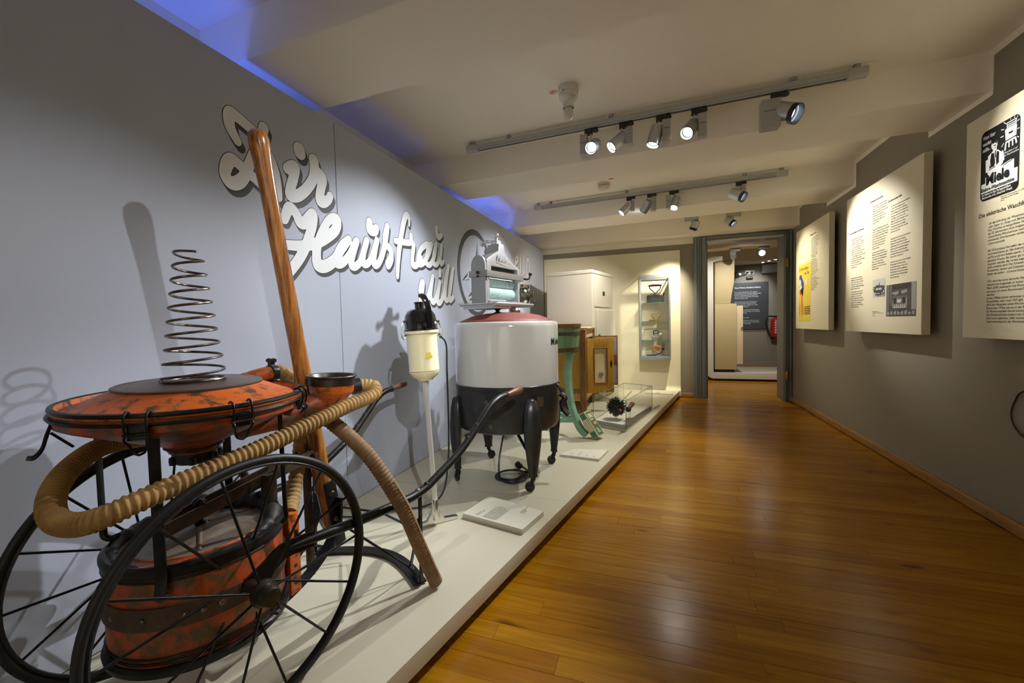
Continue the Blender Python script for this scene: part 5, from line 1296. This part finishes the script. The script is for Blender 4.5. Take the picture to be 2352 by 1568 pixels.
BODY = [('Ob die Erfindung der Waschmaschine ein Fluch\noder Segen ist, hängt vom Blickwinkel ab.\nDas Waschen in bürgerlichen Haushalten ist\nbis 20. Jahrhundert nicht Aufgabe der Hausfrau.\nGewerbliche Wäscherinnen und selbstständig\narbeitende Wäscherinnen verdienen damit ihren\nLebensunterhalt.', 1.407),
        ('Ab 1910 preisen Hersteller die ersten Kühnflügel-\nwaschmaschinen an. Die elektrische Waschfrau soll\nauf Personal und Arbeit sparen. Vor allem bewährt\ngestalten Frauen, die bisher gar nicht waschen\nmussten, werden die Geräte angepriesen. Was aber\nnicht erwähnt wird: Das Erhitzen der Wassermengen,\nEinweichen, Spülen und Schleudern der Wäsche\nbleibt wie bisher - schwere körperliche Arbeit.', 1.283),
        ('1951 wird der erste deutsche Waschvollautomat\nvollautomat vorgestellt, er kostet 2.000 Deutsche\nMark (DM), verbraucht viel Wasser und Strom\nund muss auf einem Betonsockel festgeschraubt\nwerden.\nIn den 1960er Jahren verbreiten sich elektrische\nWaschhilfen, aber noch 1969 gibt es nur in\n39 % der Haushalte einen Waschvollautomaten.\nErst in den 1970er Jahren ist das Waschen in\nder Bundesrepublik überall automatisiert.\nDie Waschverhalten ändert sich: Gewaschen\nwird heute nebenher, dafür viel häufiger - ein\nSegen zumindest für die Waschmittelindustrie.', 1.142)]
for s, z in BODY: text(s, at(2.556, z), UX, UY, .0150, M_INK, p3, spacing=1.02, squeeze=1.0)

# second panel
p2 = panel(4.080, 3.060, 'middle ivory panel on the right wall with three text columns and two photographs')
random.seed(21)
WORDS = 'der die das Strom Haushalt neue Wäsche und mit für Frau Arbeit elektrisch Zeit Gerät wird eine wurde Werbung Küche Bügeln Vertreter Straße Wagen Geschäft zeigt Modell im Schaufenster Kunden Preis noch viele'.split()
def para(n, ln):
    out = []
    for i in range(n):
        l = ''
        while len(l) < ln - (random.randint(0, 8) if i < n - 1 else ln * .5): l += random.choice(WORDS) + ' '
        out.append(l.strip())
    return '\n'.join(out)
for yy, hz, head, z0s in ((3.985, 1.640, 'Strom der Haushalte - die Elektrifizierung', ((1.590, 14), (1.292, 6), (1.185, 8))),
                          (3.655, 1.800, 'Die Hausfrau und ihr Vertreter', ((1.760, 8), (1.598, 9), (1.440, 8))),
                          (3.408, 1.742, 'Der Strom und seine Straße', ((1.702, 11), (1.492, 8), (1.342, 7)))):
    text(head, at(yy + .035, hz), UX, UY, .0195, M_INK, p2, bold=.0003, squeeze=.72)
    for z, n in z0s: text(para(n, 34), at(yy, z), UX, UY, .0150, M_INK, p2, spacing=1.10, squeeze=.92)
GR = [mat('print_grey_%d' % k, (v, v * .98, v * .96), .5) for k, v in enumerate((.012, .05, .13, .30, .55))]
ph = rect(3.638, 3.470, 1.130, 1.254, GR[3], 'photograph', p2)
shape(ph, 'photo_tones', GR[4], 3.638, 1.130, .168, .124, [[(0, .62), (1, .55), (1, 1), (0, 1)], [(0, 0), (.35, 0), (.12, .35), (0, .4)]], .0009)
shape(ph, 'photo_shadow', GR[1], 3.638, 1.130, .168, .124, [[(.12, .55), (.35, .68), (.50, .64), (.55, .85), (.60, .64), (.95, .60), (1, .50), (.12, .50)], [(.10, .45), (.2, .48), (.9, .50), (.98, .30), (.95, .12), (.7, .08), (.25, .10), (.10, .28)]], .0012)
shape(ph, 'photo_light', GR[4], 3.638, 1.130, .168, .124, [[(.25, .40), (.32, .50), (.50, .50), (.50, .40)], [(.54, .40), (.54, .50), (.72, .50), (.76, .40)], blob(.24, .15, .07, .09), blob(.80, .14, .07, .09), bar(.12, .24, .6, .20, .05), blob(.9, .28, .05, .06)], .0015)
shape(ph, 'photo_dark', GR[0], 3.638, 1.130, .168, .124, [blob(.24, .15, .04, .055), blob(.80, .14, .04, .055), [(.30, .30), (.62, .30), (.62, .24), (.30, .22)]], .0018)
ph = rect(3.452, 3.113, .995, 1.201, GR[1], 'photograph', p2)
s_ = (3.452, .995, .339, .206)
shape(ph, 'photo_tones', GR[2], *s_, [[(0, 0), (.10, 0), (.12, 1), (0, 1)], [(.14, .35), (.20, .35), (.20, .98), (.15, .98)], [(.24, .25), (.74, .25), (.74, .62), (.24, .62)]], .0009)
shape(ph, 'photo_light', GR[3], *s_, [[(.86, .2), (1, .2), (1, 1), (.86, 1)], bar(.22, .72, .44, .74, .06), bar(.54, .73, .72, .76, .09), bar(.30, .66, .42, .70, .03)] + [[(.04 + .12 * k, .06), (.12 + .12 * k, .05), (.13 + .12 * k, .13 + .03 * (k % 3)), (.05 + .12 * k, .14 + .02 * (k % 2))] for k in range(8)], .0012)
shape(ph, 'photo_highlight', GR[4], *s_, [[(.40, .42), (.52, .42), (.54, .52), (.39, .52)], [(.28, .26), (.70, .26), (.70, .29), (.28, .29)], bar(.255, .27, .255, .50, .02), bar(.70, .3, .70, .55, .02)] + [[(.30 + .065 * k, .30), (.335 + .065 * k, .30), (.335 + .065 * k, .36 + .02 * (k % 2)), (.30 + .065 * k, .36)] for k in range(6)], .0015)
shape(ph, 'photo_dark', GR[0], *s_, [[(.22, .85), (.80, .85), (.80, 1), (.22, 1)], [(.26, .40), (.36, .40), (.36, .58), (.26, .58)], [(.58, .40), (.68, .40), (.68, .58), (.58, .58)]], .0018)
text('Haushaltsvertreter 1952\nSchaufenster mit elektrischen Geräten\num 1935\nFotos Archiv', at(3.640, 1.028), UX, UY, .0095, M_INK, p2)

# first (farthest) panel
p1 = panel(5.360, 4.440, 'farthest ivory panel on the right wall with a yellow poster')
text('Das Bügeln und die Kunst', at(4.925, 1.805), UX, UY, .0205, M_INK, p1, bold=.0003, squeeze=.8)
for z, n in ((1.768, 12), (1.560, 10), (1.384, 8)): text(para(n, 30), at(4.885, z), UX, UY, .0155, M_INK, p1, spacing=1.08, squeeze=.85)
yp = rect(5.262, 4.898, .962, 1.552, M_YELLOW, 'yellow_poster', p1)
s_ = (5.262, .962, .364, .590)
text('Der Kenner kauft aus', at(5.250, 1.490), UX, UY, .052, M_INK, yp, squeeze=.62, lift=.0010)
text('der Tüte', at(5.080, 1.440), UX, UY, .052, M_INK, yp, squeeze=.72, lift=.0010)
shape(yp, 'figure_blue', M_BLUEP, *s_, [[(.05, .78), (.12, .83), (.24, .82), (.34, .74), (.44, .68), (.46, .58), (.40, .52), (.34, .50), (.28, .62), (.14, .70), (.06, .72)]], .0010)
shape(yp, 'figure_white', M_WHITEV, *s_, [[(.06, .72), (.15, .76), (.22, .69), (.16, .62), (.08, .64)], [(.10, .60), (.26, .64), (.30, .54), (.14, .56)], [(.55, .72), (.75, .74), (.70, .62), (.60, .66)]], .0013)
shape(yp, 'figure_red', M_REDP, *s_, [[(.10, .55), (.20, .56), (.28, .48), (.16, .46), (.08, .50)], [(.24, .46), (.32, .46), (.36, .20), (.30, .04), (.26, .20)], [(.08, .26), (.14, .36), (.12, .10), (.08, .12)], [(.42, .30), (.46, .24), (.45, .10), (.42, .12)]], .0010)
shape(yp, 'figure_dark', M_INK, *s_, [[(.16, .56), (.34, .60), (.40, .50), (.36, .44), (.22, .52)]] + [bar(.52, .245 - .030 * k, .97, .255 - .030 * k, .012) for k in range(5)], .0015)
text('Plakat um 1955', at(4.865, .978), UX, UY, .0095, M_INK, p1)

# loose black cable on the right wall
tag(G().tube(spline([(1.522, 2.30, .70), (1.522, 2.455, .655), (1.522, 2.50, .600), (1.522, 2.518, .545), (1.522, 2.505, .50), (1.522, 2.46, .46), (1.522, 2.34, .42)], 8), .0035, 8).build('wall_cable', M_BLACK), 'thin loose black cable hanging on the grey right wall', 'cable')

# ------------------------------------------------------------------ lighting tracks
def track(x0, y0, x1, y1, z, label, offs, group='ceiling lamp tracks'):
    a = Vector((x0, y0, z)); b = Vector((x1, y1, z)); u = (b - a).normalized(); s = Vector((-u.y, u.x, 0))
    o = thing('lamp_track', label, 'track', ((x0 + x1) / 2, (y0 + y1) / 2, ZC), group)
    L_ = (b - a).length
    fr = Matrix((u, s, Vector((0, 0, 1)))).transposed().to_4x4(); fr.translation = a
    g = G(fr); g.rbox((.06, -.018, 0), (L_ - .06, .018, .036), .003, 'x'); rl = g.build('rail', M_RAIL, o)
    g = G(fr); g.box((.075, -.006, -.0012), (L_ - .075, .006, .0005)); g.box((.075, -.0185, .006), (L_ - .075, -.0178, .0072)); g.build('contact_slot', M_BLACK, rl, smooth=0)
    for q in (0, L_ - .085):
        g = G(fr); g.rbox((q, -.021, -.004), (q + .085, .021, .040), .003, 'x'); g.build('end_cap', M_SILVER, o, label='grey metal end cap')
    for q in offs:
        g = G(fr); g.lathe([(.019, .038), (.016, .044), (.016, ZC - z + .002)], (q * L_, 0, 0), (0, 0, 1), 16); g.build('ceiling_clip', M_LAMPBOX, o)
    return o
ZT = 2.200
track(-1.235, 2.710, 1.005, 2.605, ZT, 'nearer long grey lamp track across the ceiling with five spotlights', (.02, .14, .44, .86, .98))
track(-1.205, 4.310, 1.055, 4.130, ZT, 'farther grey lamp track across the ceiling with four spotlights', (.02, .08, .42, .86, .98))
track(-1.235, 1.150, 1.100, 1.060, ZT, 'lamp track above the camera, out of the picture', (.02, .4, .7, .98), 'ceiling lamp tracks')

def spotlight(x, y, tgt, label, r=.037, L_=.118, side=-1, snoot=False, lens=None, box=True, boxdim=(.022, .034, .125), base=None, cat_group='track spotlights'):
    """head hung from the track at (x, y); returns the point just in front of the lens and the aim"""
    zt = base or ZT
    o = thing('spotlight', label, 'spotlight', (x, y, zt), cat_group)
    g = G(); g.rbox((x - .026, y - .014, zt - .036), (x + .022, y + .014, zt - .002), .003); g.lathe([(.018, -.0), (.020, .006), (.014, .018), (.016, .021)], (x + .040, y - .004, zt - .024), (0, 0, 1), 14)
    ad = g.build('track_adapter', M_BLACK, o)
    bx, by, bz = boxdim
    if box:
        g = G(); g.rbox((x + side * .030 - bx, y - by, zt - .036 - bz), (x + side * .030 + bx, y + by, zt - .040), .003, 'z'); b_ = g.build('driver_box', M_LAMPBOX, o)
        g = G(); g.box((x + side * .030 - bx * .8, y - by - .0006, zt - .036 - bz * .45), (x + side * .030 + bx * .8, y - by + .001, zt - .036 - bz * .43)); g.build('seam', M_BLACK, b_, smooth=0)
    g = G(); g.strip([(x - side * .012, y, zt - .034), (x - side * .012, y, zt - .090)], .020, .006, (0, 1, 0)); g.build('bracket', M_SILVER, o)
    c = Vector((x - side * .028, y, zt - .105)); d = (Vector(tgt) - c).normalized()
    bk = c - d * L_ * .45
    g = G(); g.lathe([(.001, 0), (r * .55, .000), (r * .96, .006), (r, .014), (r, L_), (r * .93, L_ + .002), (r * .90, L_ - .010), (r * .82, L_ - .014)], bk, d, 30, close=False); hs = g.build('lamp_housing', M_SILVER, o, smooth=45)
    g = G(); g.torus(bk + d * L_, d, r * .97, r * .055, 30, 8); g.build('lens_rim', M_BLACK, hs)
    ff = L_
    if snoot:
        g = G(); g.lathe([(r * 1.02, L_ - .002), (r * 1.04, L_ + .026), (r * .98, L_ + .026), (r * .96, L_ - .002)], bk, d, 30, close=False); g.build('snoot', M_BLACK, hs); ff = L_ + .026
    g = G(); g.lathe([(r * .80, L_ - .0112), (r * .62, L_ - .0135)], bk, d, 28, close=False); g.build('reflector', M_CHROME, hs)
    g = G(); g.lathe([(r * .66, L_ - .012), (.001, L_ - .009)], bk, d, 28, close=False); g.build('lens', lens or M_LENS, hs, smooth=0)
    return bk + d * (ff + .006), d

SP = []
def lamp(x, y, tgt, label, power, ang, color=COLD, blend=.7, rr=.012, extra=None, **kw):
    p, d = spotlight(x, y, tgt, label, **kw)
    if power: spot_light(p, p + d, power, ang, color, blend, rr)
    return p
lamp(-.385, 2.668, (-.72, .55, .75), 'first spotlight from the left on the nearer track, glaring at the viewer', 12, 60)
lamp(-.175, 2.658, (-1.5, 1.95, .86), 'second spotlight from the left on the nearer track, turned to the lettered wall', 27, 68, side=1, boxdim=(.020, .020, .10))
lamp(.035, 2.650, (-.55, 2.45, .25), 'third spotlight from the left on the nearer track, pointing down', 13, 60, side=1)
lamp(.225, 2.640, (-.95, .74, .15), 'fourth spotlight from the left on the nearer track, tilted towards the cart', 42, 44, side=1, boxdim=(.022, .022, .13))
lamp(.615, 2.622, (1.46, 2.02, 1.52), 'large right-hand spotlight on the nearer track with black snoot, turned to the text panels', 13, 75, NEUT, r=.049, L_=.105, side=-1, snoot=True, lens=M_LENSD, boxdim=(.045, .034, .150))
lamp(-.235, 4.232, (-1.5, 3.85, .85), 'first spotlight from the left on the farther track', 26, 80, side=1, boxdim=(.018, .02, .10))
lamp(-.045, 4.217, (-.85, 4.95, 1.1), 'second spotlight from the left on the farther track', 22, 90, NEUT, side=1)
lamp(.150, 4.202, (-.35, 3.35, .15), 'third spotlight from the left on the farther track, shining down on the plinth', 24, 70, NEUT)
lamp(.695, 4.158, (1.46, 3.70, 1.52), 'right-hand spotlight on the farther track with black snoot', 20, 58, NEUT, r=.045, L_=.105, side=1, snoot=True, lens=M_LENSD, boxdim=(.02, .02, .07))
lamp(.075, 1.100, (-1.25, .80, .60), 'left spotlight on the track above the camera', 30, 68)
track(-1.235, -.56, 1.100, -.68, ZT, 'lamp track behind the camera, out of the picture', (.02, .4, .7, .98))
lamp(.80, -.66, (-1.25, 2.25, .85), 'spotlight on the track behind the camera', 46, 34)
lamp(.10, -.625, (.30, -1.7, 1.0), 'added unseen spotlight behind the camera, bouncing fill light off the back wall', 30, 80, NEUT)  # added lamp, bounced off the back wall to brighten ceiling and room

# two surface spotlights on the last ceiling bay
def surface_spot(x, y, tgt, label, side, power, ang):
    zb = ZC
    o = thing('surface_spotlight', label, 'spotlight', (x, y, zb), 'surface spotlights by the doorway')
    z0 = zb - .100
    g = G(); g.rbox((x - .075, y - .030, z0), (x + .075, y + .030, zb - .0005), .004, 'z'); b_ = g.build('ceiling_box', M_FRAMEM, o)
    g = G(); g.lathe([(.022, 0), (.022, .03), (.012, .034)], (x + side * .02, y, z0 - .002), (0, 0, -1), 18); g.build('swivel', M_SILVER, b_)
    c = Vector((x + side * .035, y - .005, z0 - .055)); d = (Vector(tgt) - c).normalized(); bk = c - d * .05; r = .042; L_ = .105
    g = G(); g.lathe([(.001, 0), (r * .9, 0), (r, .008), (r, L_ - .03)], bk, d, 30, close=False); h = g.build('lamp_housing', M_SILVER, o, smooth=45)
    g = G(); g.lathe([(r * 1.01, L_ - .03), (r * 1.01, L_), (r * .93, L_), (r * .92, L_ - .03)], bk, d, 30, close=False); g.build('snoot', M_BLACK, h)
    g = G(); g.lathe([(r * .92, L_ - .028), (.001, L_ - .026)], bk, d, 26, close=False); g.build('lens', M_LENSD, h, smooth=0)
    p = bk + d * (L_ + .006); spot_light(p, p + d, power, ang, WARM, .8, .03)
surface_spot(.400, 5.36, (-.03, 5.78, 1.02), 'left surface spotlight near the doorway, aimed at the glass cabinet', 1, 38, 62)
surface_spot(.835, 5.33, (1.46, 4.95, 1.35), 'right surface spotlight near the doorway, aimed at the text panels', -1, 13, 70)

# bare lamp holder, smoke detector, stickers on the ceiling
bl = thing('lamp_holder', 'white porcelain ceiling lamp holder with a small unlit frosted bulb', 'lamp', (-.435, 2.272, ZC))
g = G(); g.lathe([(.052, 0), (.0535, -.004), (.0535, -.030), (.050, -.034), (.0505, -.040), (.050, -.058), (.034, -.074), (.029, -.078)], (-.435, 2.272, ZC - .0003), (0, 0, 1), 36); hb_ = g.build('porcelain_base', M_PORC, bl, smooth=35)
g = G(); g.lathe([(.0305, -.074), (.031, -.108), (.0285, -.112), (.026, -.100)], (-.435, 2.272, ZC), (0, 0, 1), 30, close=False); g.build('socket_ring', M_PORC, bl)
g = G(); g.lathe([(.022, -.10), (.023, -.118), (.027, -.135), (.027, -.146), (.021, -.162), (.010, -.170), (.001, -.171)], (-.435, 2.272, ZC), (0, 0, 1), 28, close=False); g.build('bulb', M_BULB, bl, smooth=60)
g = G(); g.lathe([(.004, 0), (.003, .002), (.0005, .0025)], (-.452, 2.2212, ZC - .036), (-.3, -.95, 0), 10); g.build('screw', M_BRONZE, hb_)
st = thing('round_sticker', 'small round red-outlined sticker on the ceiling beside the lamp holder', 'sticker', (-.520, 2.290, ZC))
g = G(); g.lathe([(.018, -.0006), (.0215, -.0006)], (-.520, 2.290, ZC), (0, 0, 1), 28, close=False); g.build('red_ring', M_REDP, st, smooth=0)
g = G(); g.box((-.539, 2.2885, ZC - .0007), (-.501, 2.2925, ZC - .0002)); g.box((-.524, 2.274, ZC - .0007), (-.519, 2.306, ZC - .0002)); g.box((-.534, 2.296, ZC - .0007), (-.528, 2.302, ZC - .0002)); g.box((-.513, 2.278, ZC - .0007), (-.506, 2.286, ZC - .0002)); g.build('red_print', M_REDP, st, smooth=0)
sd = thing('smoke_detector', 'cream smoke detector on the ceiling bay in front of the farther lamp track', 'smoke detector', (-.44, 3.93, ZC))
M_DET = mat('cream_plastic', (.66, .62, .50), .4)
g = G(); g.lathe([(.060, 0), (.060, -.012), (.055, -.016), (.052, -.018)], (-.44, 3.93, ZC - .0003), (0, 0, 1), 36); g.build('detector_base', M_DET, sd)
g = G(); g.lathe([(.054, -.026), (.052, -.040), (.042, -.050), (.020, -.054), (.001, -.054)], (-.44, 3.93, ZC), (0, 0, 1), 36, close=False); dh = g.build('detector_head', M_DET, sd, smooth=40)
for k in range(10):
    t = 2 * PI * k / 10; g = G(); g.box((-.44 + .050 * math.cos(t) - .006, 3.93 + .050 * math.sin(t) - .006, ZC - .028), (-.44 + .050 * math.cos(t) + .006, 3.93 + .050 * math.sin(t) + .006, ZC - .014)); g.build('rib', M_DET, dh, smooth=0)
G().lathe([(.046, -.016), (.046, -.03)], (-.44, 3.93, ZC), (0, 0, 1), 24, close=False).build('sensor_gap', M_BLACK, dh)
g = G(); g.box((-.385, 3.800, ZC - .0012), (-.345, 3.840, ZC - .0002)); tag(g.build('square_sticker', M_REDP, smooth=0), 'small square red sticker on the ceiling beside the smoke detector', 'sticker')
g = G(); g.lathe([(.055, 0), (.055, -.006), (.050, -.009), (.001, -.009)], (1.00, 5.20, ZC - .0003), (0, 0, 1), 32); tag(g.build('ceiling_cap', M_CREAM), 'round cream cover cap on the ceiling right of the surface spotlights', 'cap')

# ------------------------------------------------------------------ room beyond the doorway
struct(G().box((-0.2, 6.08, 0), (-.1, 9.4, ZC)).build('wall_next_left', M_CREAM, smooth=0))
struct(G().box((3.0, 6.08, 0), (3.1, 9.4, ZC)).build('wall_next_right', M_GREY, smooth=0))
struct(G().box((-.2, 9.3, 0), (3.1, 9.4, ZC)).build('wall_next_end', M_GREY, smooth=0))
struct(G().box((XR + .1, 6.06, 0), (3.1, 6.10, ZC)).build('wall_next_front', M_GREY, smooth=0))
struct(G().box((0.9, 9.285, 0.004), (3.0, 9.3035, .075)).build('baseboard_next', M_OAK, smooth=0))
struct(rough_slab(-.1, 3.0, 7.25, 7.15, 7.55, 7.45, 2.10, ZC + .01, 31).build('trim_8', M_CREAM, smooth=35))
struct(rough_slab(-.1, 3.0, 8.75, 8.65, 9.32, 9.32, 2.06, ZC + .01, 32).build('trim_9', M_CREAM, smooth=35))
# white bent display frame
def arcp(cx, cz, r, t0, t1, n=7): return [(cx + r * math.cos(math.radians(t0 + (t1 - t0) * k / n)), cz + r * math.sin(math.radians(t0 + (t1 - t0) * k / n))) for k in range(n + 1)]
fx0, fx1, fz0, fz1 = .770, 2.70, .035, 2.02
poly = [(.960, fz0), (.960, .135), (.885, .135), (.885, 1.93), (1.02, 1.96), (1.02, fz1)] + arcp(fx0 + .10, fz1 - .10, .10, 90, 180) + arcp(fx0 + .13, fz0 + .13, .13, 180, 270)
g = G(); g.prism([(.885, .1352), (.885, 1.93), (1.02, 1.96), (1.02, fz1)] + arcp(fx0 + .10, fz1 - .10, .10, 90, 180) + arcp(fx0 + .13, fz0 + .13, .13, 180, 270) + [(.9045, fz0), (.9045, .1352)], (0, 8.55, 0), (1, 0, 0), (0, 0, 1), 1.02)
tag(g.build('white_side_panel', M_WHITEC, smooth=35), 'white upright display panel with rounded corners, left in the room beyond the doorway', 'panel')
g = G(); g.box((.905, 7.53, fz0), (fx1, 8.55, .135))
fr_o = tag(g.build('white_display_plinth', M_WHITEC, smooth=35, bevel=.004), 'low white display plinth seen through the doorway under the beige cabinet', 'plinth')
G().box((.95, 7.56, .002), (2.7, 8.5, .0348)).build('plinth_base', M_DARK, fr_o, smooth=0, label='dark recessed base')
M_KRAFT = mat('beige_lacquer', (.48, .38, .19), .5)
sk = thing('stacked_beige_cabinet', 'tall beige kitchen cabinet with set-back slanted top, on black base through the doorway', 'cabinet', (1.05, 7.8, .136))
G().box((.910, 7.60, .136), (1.200, 8.05, .185)).build('black_base', M_BLACK, sk, smooth=0, label='black plinth base')
G().box((.908, 7.56, .185), (1.228, 8.08, 1.255)).build('lower_cabinet', M_KRAFT, sk, bevel=.003)
g = G(); g.prism([(.908, 1.258), (1.142, 1.258), (1.158, 1.40), (1.196, 1.62), (1.200, 1.955), (.908, 1.925)], (0, 8.00, 0), (1, 0, 0), (0, 0, 1), .43); g.build('upper_cabinet', M_KRAFT, sk, bevel=.003)
g = G(); g.prism([(.908, 1.930), (1.200, 1.960), (1.200, 1.985), (.908, 1.955)], (0, 8.0, 0), (1, 0, 0), (0, 0, 1), .43); g.build('top_panel', M_CARD, sk, bevel=.002)
g = G(); g.box((1.232, 7.56, .275), (1.318, 7.585, 1.215), rz=-.12, c=(1.232, 7.57)); dr = g.build('open_door', mat('light_beige_lacquer', (.62, .50, .32), .5), sk, bevel=.002)
g = G(); g.lathe([(.006, 0), (.006, .016), (.012, .020), (.013, .030), (.001, .032)], (1.300, 7.552, .86), (0, -1, 0), 14); g.build('door_knob', M_BRASS, dr)
g = G(); g.torus((1.206, 7.82, 1.84), (1, 0, 0), .036, .006, 20, 6); g.torus((1.206, 7.82, 1.66), (1, 0, 0), .036, .006, 20, 6); g.build('cable_loop', M_BLACK, sk)
# dark text board, extinguisher, boxes on the far wall
db = thing('dark_text_board', 'dark grey board with white text on the far wall beyond the doorway', 'board', (1.75, 9.28, .80))
G().box((1.40, 9.27, .800), (2.050, 9.299, 1.715)).build('board', mat('charcoal_board', (.055, .058, .062), .4), db, smooth=0, bevel=.002)
dx, dz = Vector((1, 0, 0)), Vector((0, 0, 1))
text('Neues Wohnen, Schnelleres Arbeiten', (1.47, 9.27, 1.60), dx, dz, .042, M_WHITEV, db, bold=.001, squeeze=.7)
for z, n in ((1.515, 5), (1.325, 4), (1.17, 3), (0.955 + .06, 1), (.96, 3)): text(para(n, 38), (1.47, 9.27, z), dx, dz, .032, M_WHITEV, db, spacing=.95, squeeze=.80)
fe = thing('fire_extinguisher', 'red fire extinguisher with black hose hanging on the far wall', 'fire extinguisher', (2.16, 9.22, .60))
M_FIRE = mat('fire_red', (.50, .015, .02), .25, coat=.4)
G().lathe([(.001, 0), (.085, 0), (.092, .012), (.094, .03), (.094, .34), (.080, .375), (.04, .395), (.03, .41), (.001, .41)], (2.165, 9.19, .61), (0, 0, 1), 32, close=False).build('cylinder', M_FIRE, fe)
G().lathe([(.0955, 0), (.0955, .05)], (2.165, 9.19, .605), (0, 0, 1), 32, close=False).build('foot_ring', M_BLACK, fe)
g = G(); g.rbox((2.125, 9.165, 1.015), (2.205, 9.215, 1.05), .006); g.tube(spline([(2.13, 9.18, 1.035), (2.03, 9.16, 1.04), (1.985, 9.15, .97), (2.00, 9.14, .84), (2.06, 9.12, .66), (2.075, 9.12, .61)], 6), .013, 10); g.build('valve_and_hose', M_BLACK, fe)
text('F', (2.125, 9.094, .90), dx, dz, .0001, M_WHITEV, fe) if False else None
g = G(); 
for k in range(5): g.box((2.120, 9.094, .72 + .045 * k), (2.150, 9.0975, .75 + .045 * k))
g.build('print', M_WHITEV, fe, smooth=0)
g = G(); g.box((2.160, 9.255, 1.90 - .03), (2.190, 9.2995, 1.0)); g.build('wall_bracket', M_BLACK, fe, smooth=0) if False else None
ub = thing('wall_box', 'grey surface box high on the far wall beyond the doorway', 'box', (2.10, 9.25, 1.86))
g = G(); g.rbox((1.935, 9.22, 1.872), (2.235, 9.2995, 2.045), .006); bxx = g.build('box_body', M_LAMPBOX, ub)
g = G(); g.rbox((1.945, 9.214, 1.882), (2.225, 9.222, 2.035), .004); g.build('box_cover', M_LAMPBOX, bxx)
so = thing('wall_socket', 'double white wall socket with plugged cables on the far wall', 'socket', (1.73, 9.29, 1.88))
g = G(); g.rbox((1.650, 9.284, 1.868), (1.815, 9.2995, 1.945), .006); g.build('socket_plate', M_PORC, so)
g = G(); 
for x in (1.695, 1.77): g.lathe([(.020, 0), (.020, .03), (.012, .034)], (x, 9.285, 1.905), (0, -1, 0), 14)
g.tube(spline([(1.695, 9.26, 1.90), (1.66, 9.24, 1.87), (1.60, 9.24, 1.86), (1.55, 9.25, 1.84)], 6), .006, 6); g.tube(spline([(1.77, 9.26, 1.90), (1.76, 9.25, 1.85), (1.74, 9.25, 1.81)], 6), .006, 6)
g.rbox((1.68, 9.255, 1.775), (1.79, 9.2995, 1.825), .012, 'x'); g.build('plugs', M_BLACK, so)
pr = thing('wall_projector', 'small black projector on a wall arm beyond the doorway', 'projector', (1.46, 9.2, 1.84))
g = G(); g.rbox((1.36, 9.10, 1.80), (1.52, 9.22, 1.90), .012, 'x'); pb_ = g.build('projector_body', M_BLACK, pr)
g = G(); g.lathe([(.026, 0), (.028, .02), (.020, .022), (.001, .018)], (1.53, 9.10, 1.86), (.3, -1, 0), 16); g.build('projector_lens', M_SILVER, pb_)
g = G(); g.tube([(1.46, 9.22, 1.86), (1.46, 9.2995, 1.86)], .012, 8); g.build('wall_arm', M_BLACK, pr)
M_EXIT = emit('green_glow', (.12, .85, .10), 1.2)
ex = tag(G().box((1.20, 8.30, 1.28), (1.30, 8.32, 1.42)).build('green_sign', M_EXIT, smooth=0), 'small glowing green sign half hidden behind the beige cabinet', 'sign') if False else None
g = G(); g.rbox((1.265, 9.275, 1.36), (1.345, 9.2995, 1.50), .004); tag(g.build('green_sign', M_EXIT, smooth=0), 'small glowing green sign half hidden behind the beige cabinet', 'sign')
# spots beyond the doorway
def surface2(x, y, tgt, label, lens, zc=2.10):
    o = thing('surface_spotlight', label, 'spotlight', (x, y, zc), 'spotlights in the next room')
    g = G(); g.rbox((x - .07, y - .03, zc - .05), (x + .07, y + .03, zc - .0005), .004); g.build('ceiling_box', M_LAMPBOX, o)
    c = Vector((x - .03, y - .01, zc - .095)); d = (Vector(tgt) - c).normalized(); bk = c - d * .05; r = .045
    g = G(); g.lathe([(.001, 0), (r * .9, 0), (r, .01), (r, .11), (r * .92, .11), (r * .9, .095)], bk, d, 26, close=False); h = g.build('lamp_housing', M_FRAMEM, o)
    g = G(); g.lathe([(r * .9, .097), (.001, .099)], bk, d, 24, close=False); g.build('lens', lens, h, smooth=0)
    return bk + d * .118, d
surface2(1.17, 7.34, (1.6, 9.3, .8), 'dark spotlight on the beam beyond the doorway, turned away', M_BLACK, 2.10)
surface2(1.56, 7.33, (1.2, 4.5, 1.3), 'shining spotlight on the beam beyond the doorway, facing the viewer', M_LENS, 2.10)
for k, (x, y) in enumerate(((1.90, 9.0), (1.96, 8.82), (2.03, 8.68))):
    g = G(); g.lathe([(.030, 0), (.030, -.006), (.022, -.008)], (x, y, 2.0595), (0, 0, 1), 18); o = tag(g.build('downlight', M_SILVER), ['leftmost', 'middle', 'rightmost'][k] + ' of three tiny glowing downlights beyond the doorway', 'downlight', 'downlights beyond the doorway')
    g = G(); g.lathe([(.020, -.0085), (.001, -.0087)], (x, y, 2.0595), (0, 0, 1), 14, close=False); g.build('lens', M_LENS, o, smooth=0)
spot_light((1.75, 8.60, 2.04), (1.72, 9.3, 1.45), 9, 70, COLD, .8, .03)  # this lamp and the next two are unseen, added to light the room
spot_light((1.3, 6.5, 2.2), (1.25, 7.4, .3), 24, 120, NEUT, .8, .05)
spot_light((.35, 7.0, 2.2), (.85, 7.6, 1.0), 8, 90, COLD, .8, .04)
